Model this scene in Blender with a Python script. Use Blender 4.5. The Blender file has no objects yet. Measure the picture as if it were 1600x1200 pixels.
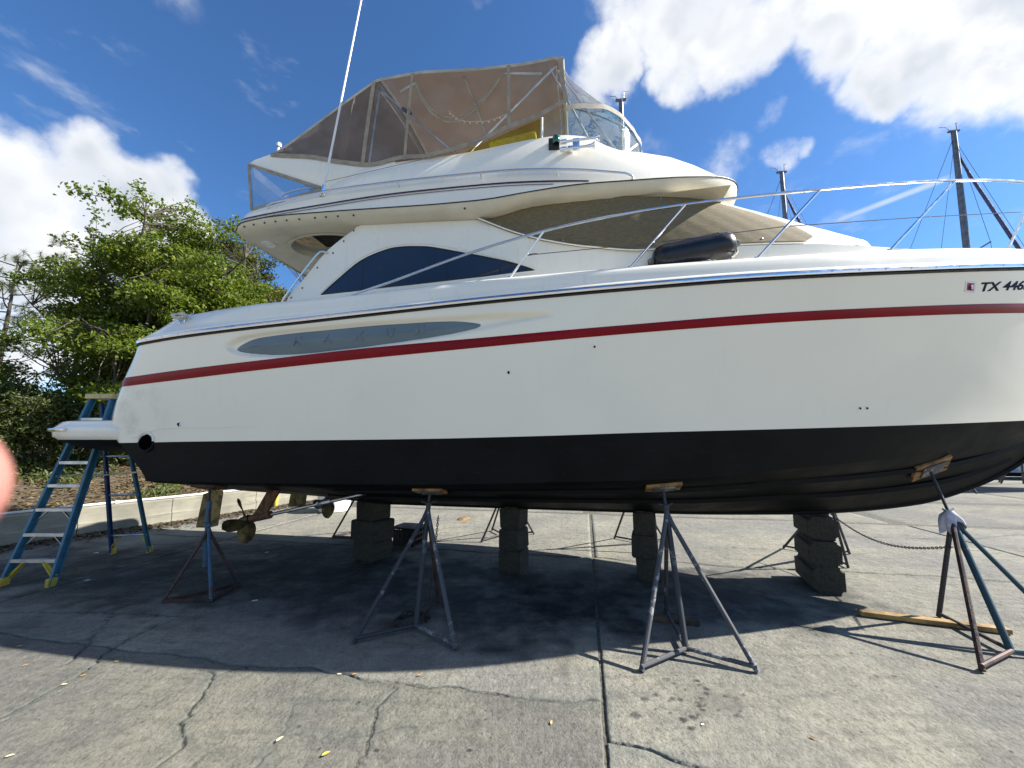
import bpy, math, random
import numpy as np
from mathutils import Vector, Matrix

random.seed(7)
RNG = np.random.default_rng(11)
SC = bpy.context.scene
COL = SC.collection
RAD = math.radians

# ------------------------------------------------------------------ camera, sky, sun, exposure
CAM_H = 1.8
cam_data = bpy.data.cameras.new('camera')
cam = bpy.data.objects.new('camera', cam_data)
COL.objects.link(cam)
cam.location = (0, 0, CAM_H)
cam.rotation_euler = (RAD(90 + 8.24), 0, 0)
cam_data.sensor_width = 36
cam_data.lens = 601 / 1600 * 36
cam_data.clip_start = 0.005
cam_data.clip_end = 3000
cam_data.dof.use_dof = True
cam_data.dof.focus_distance = 5.0
cam_data.dof.aperture_fstop = 9.5
SC.camera = cam

SUN_EL, SUN_AZ = 37.0, 89.2            # azimuth clockwise from +Y (camera looks along +Y)
world = bpy.data.worlds.new('World')
SC.world = world
world.use_nodes = True
wn, wl = world.node_tree.nodes, world.node_tree.links
wn.clear()


def N(t, **kw):
    n = wn.new(t)
    for k, v in kw.items():
        setattr(n, k, v)
    return n


def wmath(op, a, b=None, c=None, clamp=False):
    n = N('ShaderNodeMath', operation=op)
    n.use_clamp = clamp
    for i, v in enumerate((a, b, c)):
        if v is None:
            continue
        if isinstance(v, (int, float)):
            n.inputs[i].default_value = v
        else:
            wl.new(v, n.inputs[i])
    return n.outputs[0]


def wvec(op, a, b=None):
    n = N('ShaderNodeVectorMath', operation=op)
    for i, v in enumerate((a, b)):
        if v is None:
            continue
        if isinstance(v, (tuple, list)):
            n.inputs[i].default_value = v
        else:
            wl.new(v, n.inputs[i])
    return n


def wnoise(vec, scale, detail=6, rough=0.55, off=(0, 0, 0)):
    a = wvec('ADD', vec, off).outputs[0]
    n = N('ShaderNodeTexNoise')
    n.inputs['Scale'].default_value = scale
    n.inputs['Detail'].default_value = detail
    n.inputs['Roughness'].default_value = rough
    wl.new(a, n.inputs['Vector'])
    return n


def wstep(v, lo, hi):
    n = N('ShaderNodeMapRange', interpolation_type='SMOOTHSTEP')
    n.inputs[1].default_value = lo
    n.inputs[2].default_value = hi
    wl.new(v, n.inputs[0])
    return n.outputs[0]


sky = N('ShaderNodeTexSky', sky_type='NISHITA')
sky.sun_disc = False
sky.sun_elevation = RAD(SUN_EL)
sky.sun_rotation = RAD(SUN_AZ)
sky.air_density = 1.0
sky.dust_density = 0.3
sky.ozone_density = 2.5
tc = N('ShaderNodeTexCoord')
dirv = wvec('NORMALIZE', tc.outputs['Generated']).outputs[0]
# cumulus heaps, each a direction in the sky with an angular size
warp = wnoise(dirv, 3.2, 5, 0.6)
w2 = wvec('SUBTRACT', warp.outputs['Color'], (0.5, 0.5, 0.5)).outputs[0]
w3 = wvec('MULTIPLY', w2, (0.20, 0.20, 0.20)).outputs[0]
dw = wvec('NORMALIZE', wvec('ADD', dirv, w3).outputs[0]).outputs[0]
CLOUDS = [(-0.7482, 0.5526, 0.3673, 7.5, 1.0), (-0.6997, 0.5842, 0.4113, 7, 1.0), (-0.654, 0.6301, 0.4187, 6.5, 0.95), (-0.7696, 0.5529, 0.3193, 8, 0.9), (-0.6156, 0.6739, 0.4086, 5, 0.85), (-0.7901, 0.5083, 0.3428, 9, 0.9), (-0.7274, 0.5893, 0.3516, 7, 0.9), (-0.6838, 0.6266, 0.3739, 7, 0.9), (0.3226, 0.5929, 0.7378, 7, 0.95), (0.4058, 0.605, 0.6851, 6, 0.95), (0.1907, 0.6677, 0.7196, 5.5, 0.9), (0.2292, 0.5832, 0.7793, 7, 0.9), (0.3375, 0.5275, 0.7796, 9, 1.0), (0.4349, 0.5579, 0.7069, 5, 0.7), (0.518, 0.5183, 0.6805, 7, 1.0), (0.6114, 0.4902, 0.6212, 8, 1.0), (0.6821, 0.4631, 0.5658, 8, 1.0), (0.6182, 0.5203, 0.5892, 5, 0.9), (0.7133, 0.4294, 0.5539, 10, 1.0), (0.5515, 0.4572, 0.6977, 10, 1.0), (0.3226, 0.6544, 0.6839, 4.5, 0.7), (0.4635, 0.6427, 0.61, 2.5, 0.5), (0.4366, 0.6976, 0.5681, 3.2, 0.42), (0.5069, 0.6617, 0.5524, 3, 0.4), (0.5333, 0.6396, 0.5536, 1.5, 0.4), (-0.0595, 0.6082, 0.7916, 2, 0.35), (0.6904, 0.4894, 0.5328, 5, 0.85), (-0.7895, 0.5905, 0.1673, 9, 0.75), (-0.8155, 0.5286, 0.2357, 10, 0.85), (-0.8535, 0.4281, 0.2972, 14, 0.9), (0.7662, 0.3444, 0.5425, 14, 0.9)]
field = None
for (cx, cy, cz, rad, wgt) in CLOUDS:
    d = wvec('DOT_PRODUCT', dw, (cx, cy, cz)).outputs['Value']
    m = wstep(d, math.cos(RAD(rad)), math.cos(RAD(rad * 0.25)))
    m = wmath('MULTIPLY', m, wgt)
    field = m if field is None else wmath('MAXIMUM', field, m)
fill_cloud_n = wnoise(dirv, 1.5, 3, 0.5, (11.2, 4.4, 7.7)).outputs['Fac']
field = wmath('MAXIMUM', field, wmath('MULTIPLY', wstep(fill_cloud_n, 0.50, 0.64), 0.95))  # extra cloud cover, mostly out of view, added as white fill light
fine = wnoise(dirv, 6.5, 7, 0.60, (1.1, 2.2, 3.3)).outputs['Fac']
# the same billows sampled a little towards the sun, to model lit and shaded sides
fine_s = wnoise(dirv, 6.5, 3, 0.60, (1.1 + 0.035, 2.2 + 0.0, 3.3 + 0.04)).outputs['Fac']
dens = wmath('ADD', wmath('MULTIPLY', field, 0.85), wmath('MULTIPLY', wmath('SUBTRACT', fine, 0.5), 1.55))
mask = wmath('MULTIPLY', wstep(dens, 0.20, 0.78), wstep(field, 0.02, 0.45))
# thin wisps
wisp = wnoise(wvec('MULTIPLY', dirv, (1.0, 1.0, 2.4)).outputs[0], 5.0, 5, 0.62, (7.7, 0.4, 5.2)).outputs['Fac']
mask_w = wmath('MULTIPLY', wstep(wisp, 0.58, 0.80), 0.35)
mask = wmath('MAXIMUM', mask, mask_w)
# a straight aircraft trail: a thin band along a great circle, ended at both sides
TR_N, TR_C = ((0.358, 0.2243, -0.9064), (0.6608, 0.625, 0.4156))
tdist = wmath('ABSOLUTE', wvec('DOT_PRODUCT', dirv, TR_N).outputs['Value'])
tr = wmath('MULTIPLY', wmath('SUBTRACT', 1.0, wstep(tdist, 0.001, 0.007)),
           wstep(wvec('DOT_PRODUCT', dirv, TR_C).outputs['Value'], 0.9965, 0.9985))
tr = wmath('MULTIPLY', tr, wmath('MULTIPLY', fine, 0.75))
mask = wmath('MAXIMUM', mask, tr)
sepz = N('ShaderNodeSeparateXYZ')
wl.new(dirv, sepz.inputs[0])
hz = wmath('SUBTRACT', 1.0, wstep(sepz.outputs['Z'], 0.0, 0.16))
shade_n = wnoise(dirv, 2.6, 4, 0.55, (0.3, 0.9, 0.55)).outputs['Fac']
thick = wstep(dens, 0.45, 1.05)
relief = wstep(wmath('SUBTRACT', fine_s, fine), -0.10, 0.12)
dark = wmath('MULTIPLY', thick, wmath('ADD', wmath('MULTIPLY', relief, 0.55), wmath('MULTIPLY', wstep(shade_n, 0.40, 0.62), 0.75)), clamp=True)
ccol = N('ShaderNodeMix', data_type='RGBA')
wl.new(dark, ccol.inputs[0])
ccol.inputs['A'].default_value = (8.2, 8.3, 8.4, 1)
ccol.inputs['B'].default_value = (3.7, 4.2, 5.0, 1)
skym = N('ShaderNodeMix', data_type='RGBA', blend_type='MULTIPLY')
skym.inputs[0].default_value = 1.0
wl.new(sky.outputs[0], skym.inputs['A'])
skym.inputs['B'].default_value = (0.67, 1.05, 1.42, 1)
mixc = N('ShaderNodeMix', data_type='RGBA')
wl.new(wmath('MULTIPLY', mask, 0.97), mixc.inputs[0])
wl.new(skym.outputs['Result'], mixc.inputs['A'])
wl.new(ccol.outputs['Result'], mixc.inputs['B'])
bg = N('ShaderNodeBackground')
bg.inputs['Strength'].default_value = 0.058
wl.new(mixc.outputs['Result'], bg.inputs['Color'])
wout = N('ShaderNodeOutputWorld')
wl.new(bg.outputs[0], wout.inputs['Surface'])

sun_data = bpy.data.lights.new('sun', 'SUN')
sun_data.energy = 5.0
sun_data.angle = RAD(0.53)
sun_data.color = (1.0, 0.955, 0.88)
sun = bpy.data.objects.new('sun', sun_data)
COL.objects.link(sun)
sd = Vector((math.sin(RAD(SUN_AZ)) * math.cos(RAD(SUN_EL)), math.cos(RAD(SUN_AZ)) * math.cos(RAD(SUN_EL)), math.sin(RAD(SUN_EL))))
sun.rotation_euler = sd.to_track_quat('Z', 'Y').to_euler()

SC.render.engine = 'CYCLES'
SC.view_settings.view_transform = 'Standard'
SC.view_settings.look = 'None'
SC.view_settings.exposure = 1.18
SC.view_settings.gamma = 1.0
SC.view_settings.use_curve_mapping = False
SC.cycles.max_bounces = 7
SC.cycles.diffuse_bounces = 3
SC.cycles.glossy_bounces = 3
world.cycles.sampling_method = 'MANUAL'
world.cycles.sample_map_resolution = 512
SC.cycles.transparent_max_bounces = 14

# ------------------------------------------------------------------ mesh helpers


class MB:
    def __init__(self):
        self.v = []
        self.f = []

    def add(self, verts, faces):
        o = len(self.v)
        self.v += [tuple(map(float, p)) for p in verts]
        self.f += [tuple(i + o for i in q) for q in faces]
        return self

    def grid(self, rows, closed=False, flip=False):
        n, m = len(rows), len(rows[0])
        v = [p for r in rows for p in r]
        f = []
        for i in range(n - 1):
            for j in range(m if closed else m - 1):
                k = (j + 1) % m
                q = (i * m + j, i * m + k, (i + 1) * m + k, (i + 1) * m + j)
                f.append(q[::-1] if flip else q)
        return self.add(v, f)

    def tube(self, path, r, n=10, cap=True):
        P = [Vector(p) for p in path]
        rr = r if isinstance(r, (list, tuple)) else [r] * len(P)
        rows = []
        up = None
        for i, p in enumerate(P):
            t = (P[min(i + 1, len(P) - 1)] - P[max(i - 1, 0)]).normalized()
            if up is None:
                a = Vector((0, 0, 1)) if abs(t.z) < 0.9 else Vector((1, 0, 0))
                up = (a - t * a.dot(t)).normalized()
            else:
                up = (up - t * up.dot(t)).normalized()
            s = t.cross(up)
            rows.append([p + (up * math.cos(2 * math.pi * k / n) + s * math.sin(2 * math.pi * k / n)) * rr[i] for k in range(n)])
        o = len(self.v)
        self.grid(rows, closed=True, flip=True)
        if cap:
            m = len(rows)
            self.f.append(tuple(o + k for k in range(n)))
            self.f.append(tuple(o + (m - 1) * n + k for k in range(n))[::-1])
        return self

    def box(self, c, s, rot=None):
        c = Vector(c)
        v = []
        for x in (-.5, .5):
            for y in (-.5, .5):
                for z in (-.5, .5):
                    p = Vector((x * s[0], y * s[1], z * s[2]))
                    if rot is not None:
                        p = rot @ p
                    v.append(c + p)
        return self.add(v, [(0, 1, 3, 2), (4, 6, 7, 5), (0, 4, 5, 1), (2, 3, 7, 6), (0, 2, 6, 4), (1, 5, 7, 3)])

    def prism(self, pts, d):           # polygon pts, extruded by vector d
        n = len(pts)
        d = Vector(d)
        a = [Vector(p) for p in pts]
        f = [tuple(range(n)), tuple(range(2 * n - 1, n - 1, -1))]
        f += [(i, n + i, n + (i + 1) % n, (i + 1) % n) for i in range(n)]
        return self.add(a + [p + d for p in a], f)

    def lathe(self, prof, c=(0, 0, 0), axis=(0, 0, 1), n=20):
        ax = Vector(axis).normalized()
        a = Vector((1, 0, 0)) if abs(ax.x) < 0.8 else Vector((0, 1, 0))
        u = (a - ax * a.dot(ax)).normalized()
        w = ax.cross(u)
        rows = [[Vector(c) + ax * h + (u * math.cos(2 * math.pi * k / n) + w * math.sin(2 * math.pi * k / n)) * r for k in range(n)] for (r, h) in prof]
        return self.grid(rows, closed=True)

    def disc(self, c, r, axis, n=20):
        ax = Vector(axis).normalized()
        a = Vector((1, 0, 0)) if abs(ax.x) < 0.8 else Vector((0, 1, 0))
        u = (a - ax * a.dot(ax)).normalized()
        w = ax.cross(u)
        return self.add([Vector(c) + (u * math.cos(2 * math.pi * k / n) + w * math.sin(2 * math.pi * k / n)) * r for k in range(n)], [tuple(range(n))])

    def mirror_y(self):
        o = len(self.v)
        v = [(x, -y, z) for (x, y, z) in self.v]
        f = [tuple(q[::-1]) for q in self.f]
        return self.add(v, [q for q in f]) if o else self

    def build(self, name, mat, parent=None, smooth=True, angle=35, bevel=0):
        me = bpy.data.meshes.new(name)
        me.from_pydata(self.v, [], self.f)
        me.validate()
        if bevel:
            import bmesh
            bm = bmesh.new()
            bm.from_mesh(me)
            bmesh.ops.remove_doubles(bm, verts=bm.verts, dist=1e-5)
            bmesh.ops.bevel(bm, geom=[e for e in bm.edges if len(e.link_faces) == 2 and e.calc_face_angle(0) > 0.5],
                            offset=bevel, segments=2, affect='EDGES', profile=0.6)
            bm.to_mesh(me)
            bm.free()
        if smooth:
            me.shade_smooth()
            me.set_sharp_from_angle(angle=RAD(angle))
        me.materials.append(mat)
        o = bpy.data.objects.new(name, me)
        COL.objects.link(o)
        if parent is not None:
            o.parent = parent
        return o


def tag(o, label=None, cat=None, group=None, kind=None):
    for k, v in (('label', label), ('category', cat), ('group', group), ('kind', kind)):
        if v:
            o[k] = v
    return o


def empty(name, loc=(0, 0, 0), rz=0.0):
    o = bpy.data.objects.new(name, None)
    o.empty_display_size = 0.2
    COL.objects.link(o)
    o.location = loc
    o.rotation_euler = (0, 0, rz)
    return o


def hermite(pts, extrap=True):
    """smooth function through (x, value) pairs"""
    P = sorted(pts)
    X = np.array([p[0] for p in P], float)
    Y = np.array([p[1] for p in P], float)
    d = np.diff(Y) / np.diff(X)
    m = np.zeros_like(Y)
    m[0], m[-1] = d[0], d[-1]
    for i in range(1, len(Y) - 1):
        m[i] = 0 if d[i - 1] * d[i] <= 0 else 2 * d[i - 1] * d[i] / (d[i - 1] + d[i])

    def f(x):
        if x <= X[0]:
            return float(Y[0] + (m[0] * (x - X[0]) if extrap else 0))
        if x >= X[-1]:
            return float(Y[-1] + (m[-1] * (x - X[-1]) if extrap else 0))
        i = int(np.searchsorted(X, x) - 1)
        h = X[i + 1] - X[i]
        t = (x - X[i]) / h
        return float((2 * t**3 - 3 * t**2 + 1) * Y[i] + (t**3 - 2 * t**2 + t) * h * m[i] + (-2 * t**3 + 3 * t**2) * Y[i + 1] + (t**3 - t**2) * h * m[i + 1])
    return f


def spline(pts, n=8):
    """Catmull-Rom through 3D points"""
    P = [Vector(p) for p in pts]
    Q = [P[0] * 2 - P[1]] + P + [P[-1] * 2 - P[-2]]
    out = []
    for i in range(1, len(Q) - 2):
        a, b, c, d = Q[i - 1], Q[i], Q[i + 1], Q[i + 2]
        for k in range(n):
            t = k / n
            out.append(0.5 * ((2 * b) + (c - a) * t + (2 * a - 5 * b + 4 * c - d) * t * t + (3 * b - a - 3 * c + d) * t**3))
    out.append(P[-1])
    return out


def clamp(x, a, b):
    return max(a, min(b, x))


def sstep(x, a, b):
    t = clamp((x - a) / (b - a), 0, 1)
    return t * t * (3 - 2 * t)


# ------------------------------------------------------------------ materials
MATS = {}


class Mat:
    def __init__(self, name):
        self.m = bpy.data.materials.new(name)
        self.m.use_nodes = True
        self.n, self.l = self.m.node_tree.nodes, self.m.node_tree.links
        self.n.clear()
        self.out = self.n.new('ShaderNodeOutputMaterial')
        MATS[name] = self.m

    def node(self, t, **kw):
        n = self.n.new(t)
        for k, v in kw.items():
            setattr(n, k, v)
        return n

    def set(self, sock, v):
        if isinstance(v, (int, float, tuple, list)):
            sock.default_value = v
        else:
            self.l.new(v, sock)

    def math(self, op, a, b=None, clampv=False):
        n = self.node('ShaderNodeMath', operation=op)
        n.use_clamp = clampv
        self.set(n.inputs[0], a)
        if b is not None:
            self.set(n.inputs[1], b)
        return n.outputs[0]

    def step(self, v, lo, hi, a=0.0, b=1.0):
        n = self.node('ShaderNodeMapRange', interpolation_type='SMOOTHSTEP')
        self.set(n.inputs[0], v)
        for i, q in enumerate((lo, hi, a, b)):
            n.inputs[i + 1].default_value = q
        return n.outputs[0]

    def coord(self, kind='Object', scale=(1, 1, 1)):
        t = self.node('ShaderNodeTexCoord')
        mp = self.node('ShaderNodeMapping')
        mp.inputs['Scale'].default_value = scale
        self.l.new(t.outputs[kind], mp.inputs[0])
        return mp.outputs[0]

    def noise(self, vec, scale, detail=4, rough=0.55, dist=0.0):
        n = self.node('ShaderNodeTexNoise')
        self.l.new(vec, n.inputs['Vector'])
        n.inputs['Scale'].default_value = scale
        n.inputs['Detail'].default_value = detail
        n.inputs['Roughness'].default_value = rough
        n.inputs['Distortion'].default_value = dist
        return n.outputs['Fac']

    def mix(self, f, a, b, mode='MIX'):
        n = self.node('ShaderNodeMix', data_type='RGBA', blend_type=mode)
        self.set(n.inputs[0], f)
        self.set(n.inputs['A'], a if not isinstance(a, tuple) else (*a, 1) if len(a) == 3 else a)
        self.set(n.inputs['B'], b if not isinstance(b, tuple) else (*b, 1) if len(b) == 3 else b)
        return n.outputs['Result']

    def bump(self, h, strength=0.3, dist=0.01):
        n = self.node('ShaderNodeBump')
        n.inputs['Strength'].default_value = strength
        n.inputs['Distance'].default_value = dist
        self.l.new(h, n.inputs['Height'])
        return n.outputs[0]

    def bsdf(self, color, rough=0.5, metal=0.0, normal=None, **kw):
        p = self.node('ShaderNodeBsdfPrincipled')
        self.set(p.inputs['Base Color'], (*color, 1) if isinstance(color, tuple) and len(color) == 3 else color)
        self.set(p.inputs['Roughness'], rough)
        self.set(p.inputs['Metallic'], metal)
        if normal is not None:
            self.l.new(normal, p.inputs['Normal'])
        for k, v in kw.items():
            self.set(p.inputs[k.replace('_', ' ')], v)
        return p.outputs[0]

    def end(self, sh):
        self.l.new(sh, self.out.inputs['Surface'])
        return self.m


def simple(name, col, rough=0.5, metal=0.0, var=0.12, scale=6.0, bump=0.0, bscale=60.0, dark=None, **kw):
    m = Mat(name)
    v = m.coord()
    f = m.noise(v, scale, 5)
    c2 = dark if dark else tuple(c * (1 - var * 2) for c in col)
    c1 = tuple(min(1, c * (1 + var * 0.5)) for c in col)
    colr = m.mix(m.step(f, 0.35, 0.68), c1, c2)
    nrm = None
    if bump:
        nrm = m.bump(m.noise(v, bscale, 4), bump, 0.004)
    r = m.step(m.noise(v, scale * 2.3, 3), 0.3, 0.7, max(0.02, rough * 0.8), min(1, rough * 1.2))
    return m.end(m.bsdf(colr, r, metal, nrm, **kw))


# gelcoat: white with faint chalking and run-down grime
m = Mat('gelcoat')
v = m.coord()
g1 = m.noise(v, 1.3, 5)
g2 = m.noise(m.coord(scale=(7, 7, 0.8)), 2.0, 5)
c = m.mix(m.step(g1, 0.35, 0.7), (0.86, 0.82, 0.70), (0.83, 0.79, 0.68))
c = m.mix(m.math('MULTIPLY', m.step(g2, 0.55, 0.8), 0.25), c, (0.55, 0.53, 0.46))
m.end(m.bsdf(c, m.step(g1, 0.3, 0.7, 0.20, 0.32), 0, m.bump(m.noise(v, 1.1, 2), 0.05, 0.02), Coat_Weight=0.25, Coat_Roughness=0.08))
m = Mat('hull_gelcoat')
v = m.coord()
g1 = m.noise(v, 1.1, 5)
g2 = m.noise(m.coord(scale=(9, 9, 0.7)), 1.6, 6)
c = m.mix(m.step(g1, 0.35, 0.7), (0.88, 0.82, 0.675), (0.85, 0.795, 0.655))
c = m.mix(m.math('MULTIPLY', m.step(g2, 0.58, 0.85), 0.12), c, (0.50, 0.48, 0.42))
# soot round the exhaust at the quarter
sx = m.node('ShaderNodeVectorMath', operation='DISTANCE')
m.l.new(m.coord(scale=(1, 0, 0.8)), sx.inputs[0])
sx.inputs[1].default_value = (-4.45, 0, 1.62)
soot = m.math('MULTIPLY', m.step(sx.outputs['Value'], 0.75, 0.1), m.step(m.noise(v, 3.5, 6, 0.65), 0.42, 0.7))
c = m.mix(m.math('MULTIPLY', soot, 0.28), c, (0.25, 0.22, 0.18))
m.end(m.bsdf(c, m.step(g1, 0.3, 0.7, 0.10, 0.20), 0, m.bump(m.noise(v, 1.3, 2), 0.10, 0.03), Coat_Weight=0.4, Coat_Roughness=0.05))
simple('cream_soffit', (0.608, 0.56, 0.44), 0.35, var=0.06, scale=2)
# antifouling paint
m = Mat('bottom_paint')
v = m.coord()
g1 = m.noise(v, 2.2, 6, 0.6)
g2 = m.noise(m.coord(scale=(1, 1, 6)), 3.0, 5)
c = m.mix(m.step(g1, 0.35, 0.7), (0.0030, 0.0036, 0.0044), (0.0085, 0.0092, 0.0100))
c = m.mix(m.math('MULTIPLY', m.step(m.noise(m.coord(scale=(1, 1, 3)), 7, 6, 0.7), 0.55, 0.75), 0.5), c, (0.018, 0.018, 0.017))
c = m.mix(m.math('MULTIPLY', m.step(g2, 0.6, 0.85), 0.4), c, (0.026, 0.025, 0.022))
m.end(m.bsdf(c, m.step(g1, 0.3, 0.7, 0.50, 0.70), 0, m.bump(m.noise(v, 55, 4), 0.12, 0.003), Specular_IOR_Level=0.12))
simple('red_stripe', (0.24, 0.003, 0.009), 0.22, var=0.08, scale=1.5, Specular_IOR_Level=0.16)
simple('purple_tape', (0.035, 0.010, 0.045), 0.3, var=0.1)
simple('navy_vinyl', (0.004, 0.004, 0.022), 0.6, var=0.05, Specular_IOR_Level=0.15)
simple('black_rubber', (0.012, 0.012, 0.014), 0.5, var=0.2, bump=0.1)
simple('fender_navy', (0.0036, 0.006, 0.0156), 0.32, var=0.25, scale=4, bump=0.06, bscale=25)
m = Mat('stainless')
v = m.coord()
m.end(m.bsdf((0.72, 0.72, 0.74), m.step(m.noise(v, 9, 3), 0.3, 0.7, 0.10, 0.24), 1.0))
simple('aluminium', (0.55, 0.56, 0.58), 0.38, 1.0, var=0.15)
simple('chrome', (0.85, 0.85, 0.86), 0.06, 1.0, var=0.03)
simple('white_plastic', (0.78, 0.78, 0.76), 0.35, var=0.05)
simple('white_rope', (0.62, 0.60, 0.54), 0.9, var=0.2, scale=40, bump=0.6, bscale=160)
simple('grey_rope', (0.36, 0.35, 0.30), 0.95, var=0.3, scale=40, bump=0.6, bscale=160)
simple('piping', (0.336, 0.288, 0.216), 0.85, var=0.12, scale=8, bump=0.3, bscale=90)
simple('cream_canvas', (0.46, 0.42, 0.34), 0.9, var=0.12, scale=5, bump=0.3, bscale=140)
simple('hole_black', (0.002, 0.002, 0.002), 1.0, var=0.05, Specular_IOR_Level=0.0)
simple('green_lens', (0.005, 0.09, 0.055), 0.12, var=0.1, Coat_Weight=0.6)
simple('bronze', (0.20, 0.145, 0.06), 0.5, 0.7, var=0.3, scale=12, dark=(0.06, 0.05, 0.03), bump=0.2)
simple('rust', (0.16, 0.075, 0.035), 0.85, var=0.35, scale=14, dark=(0.05, 0.025, 0.015), bump=0.5)
simple('yellow_pad', (0.80, 0.68, 0.04), 0.7, var=0.12, scale=20, bump=0.6, bscale=70)
simple('tan_vinyl', (0.33, 0.27, 0.17), 0.5, var=0.1)
simple('dark_brown', (0.035, 0.025, 0.018), 0.8, var=0.3)

# translucent tan bimini cloth
m = Mat('bimini_cloth')
v = m.coord()
f = m.noise(v, 3.0, 5)
c = m.mix(m.step(f, 0.3, 0.7), (0.165, 0.132, 0.099), (0.1386, 0.1089, 0.08052))
wv = m.noise(m.coord(scale=(1, 1, 1)), 220, 2)
d = m.node('ShaderNodeBsdfDiffuse')
m.l.new(c, d.inputs[0])
m.l.new(m.bump(m.math('ADD', wv, m.math('MULTIPLY', f, 6.0)), 0.35, 0.006), d.inputs['Normal'])
t = m.node('ShaderNodeBsdfTranslucent')
m.l.new(m.mix(1.0, c, (0.80, 0.70, 0.62), 'MULTIPLY'), t.inputs[0])
mx = m.node('ShaderNodeMixShader')
mx.inputs[0].default_value = 0.36
m.l.new(d.outputs[0], mx.inputs[1])
m.l.new(t.outputs[0], mx.inputs[2])
m.end(mx.outputs[0])


def clear_sheet(name, tint, haze, hazecol, rough=0.04):
    m = Mat(name)
    v = m.coord()
    tr = m.node('ShaderNodeBsdfTransparent')
    tr.inputs[0].default_value = (*tint, 1)
    d = m.node('ShaderNodeBsdfDiffuse')
    d.inputs[0].default_value = (*hazecol, 1)
    g = m.node('ShaderNodeBsdfGlossy')
    g.inputs['Roughness'].default_value = rough
    m.l.new(m.bump(m.noise(v, 2.3, 3), 0.35, 0.03), g.inputs['Normal'])
    a = m.node('ShaderNodeMixShader')
    m.l.new(m.step(m.noise(v, 2.6, 5, 0.6), 0.35, 0.8, haze * 0.4, haze * 1.8), a.inputs[0])
    m.l.new(tr.outputs[0], a.inputs[1])
    m.l.new(d.outputs[0], a.inputs[2])
    fr = m.node('ShaderNodeFresnel')
    fr.inputs[0].default_value = 1.45
    b = m.node('ShaderNodeMixShader')
    m.l.new(m.math('MINIMUM', fr.outputs[0], 0.5), b.inputs[0])
    m.l.new(a.outputs[0], b.inputs[1])
    m.l.new(g.outputs[0], b.inputs[2])
    return m.end(b.outputs[0])


clear_sheet('clear_vinyl', (0.93, 0.92, 0.90), 0.10, (0.6, 0.58, 0.56))
clear_sheet('windscreen_acrylic', (0.78, 0.86, 0.84), 0.12, (0.62, 0.66, 0.64), 0.06)
clear_sheet('tinted_acrylic', (0.66, 0.60, 0.22), 0.22, (0.42, 0.36, 0.07), 0.08)
m = Mat('dark_glass')
v = m.coord()
m.end(m.bsdf(m.mix(m.step(m.noise(v, 1.2, 3), 0.3, 0.7), (0.012, 0.018, 0.032), (0.020, 0.030, 0.052)), 0.045, 0, None, Specular_IOR_Level=0.6, Coat_Weight=0.3, Coat_Roughness=0.02))
m = Mat('grey_glass')
v = m.coord()
m.end(m.bsdf(m.mix(m.step(m.noise(v, 1.6, 4), 0.3, 0.7), (0.115, 0.160, 0.185), (0.135, 0.185, 0.21)), 0.50, 0, m.bump(m.noise(v, 2, 2), 0.05, 0.02), Coat_Weight=0.06, Coat_Roughness=0.1))

# woven brown mesh of the windscreen cover
m = Mat('brown_mesh')
v = m.coord()
w1 = m.noise(m.coord(scale=(3, 3, 60)), 5.0, 3, 0.7)
w2_ = m.noise(m.coord(scale=(55, 55, 3)), 5.0, 3, 0.7)
f = m.math('ADD', m.math('MULTIPLY', w1, 0.6), m.math('MULTIPLY', w2_, 0.4))
c = m.mix(m.step(f, 0.36, 0.64), (0.082, 0.064, 0.032), (0.225, 0.178, 0.095))
c = m.mix(m.math('MULTIPLY', m.step(m.noise(v, 2.0, 5), 0.45, 0.75), 0.35), c, (0.13, 0.105, 0.065))
m.end(m.bsdf(c, 0.85, 0, m.bump(f, 0.4, 0.004)))

# weathered concrete; attributes: crack (1 in a crack), stain (damp green edge), oily stains with painted hull shade
m = Mat('concrete')
geo = m.node('ShaderNodeNewGeometry')
pos = geo.outputs['Position']
n1 = m.noise(pos, 0.55, 6, 0.6)
n2 = m.noise(pos, 2.6, 5, 0.65)
n3 = m.noise(pos, 11, 4, 0.7)
n4 = m.noise(pos, 40, 5, 0.8)
mp = m.node('ShaderNodeMapping')
mp.inputs['Rotation'].default_value = (0, 0, RAD(14))
mp.inputs['Scale'].default_value = (0.8, 5.5, 1)
m.l.new(pos, mp.inputs[0])
n5 = m.noise(mp.outputs[0], 2.2, 6, 0.62)
n0 = m.noise(pos, 0.9, 5, 0.6, 0.6)
c = m.mix(m.step(n1, 0.36, 0.64), (0.305, 0.288, 0.226), (0.225, 0.218, 0.195))
c = m.mix(m.math('MULTIPLY', m.step(n0, 0.44, 0.66), 0.60), c, (0.175, 0.172, 0.16))
c = m.mix(m.math('MULTIPLY', m.step(n0, 0.44, 0.28), 0.55), c, (0.33, 0.315, 0.26))
c = m.mix(m.math('MULTIPLY', m.step(n5, 0.46, 0.70), 0.60), c, (0.150, 0.147, 0.132))
c = m.mix(m.math('MULTIPLY', m.step(n2, 0.48, 0.74), 0.45), c, (0.155, 0.15, 0.135))
c = m.mix(m.math('MULTIPLY', m.step(n3, 0.50, 0.68), 0.56), c, (0.135, 0.13, 0.112))
c = m.mix(m.math('MULTIPLY', m.step(n3, 0.46, 0.28), 0.55), c, (0.36, 0.345, 0.295))
c = m.mix(m.math('MULTIPLY', m.step(n4, 0.51, 0.63), 0.46), c, (0.095, 0.090, 0.076))
c = m.mix(m.math('MULTIPLY', m.step(n4, 0.46, 0.32), 0.34), c, (0.42, 0.40, 0.35))
sp = m.node('ShaderNodeTexVoronoi')
sp.inputs['Scale'].default_value = 9
m.l.new(pos, sp.inputs['Vector'])
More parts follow.
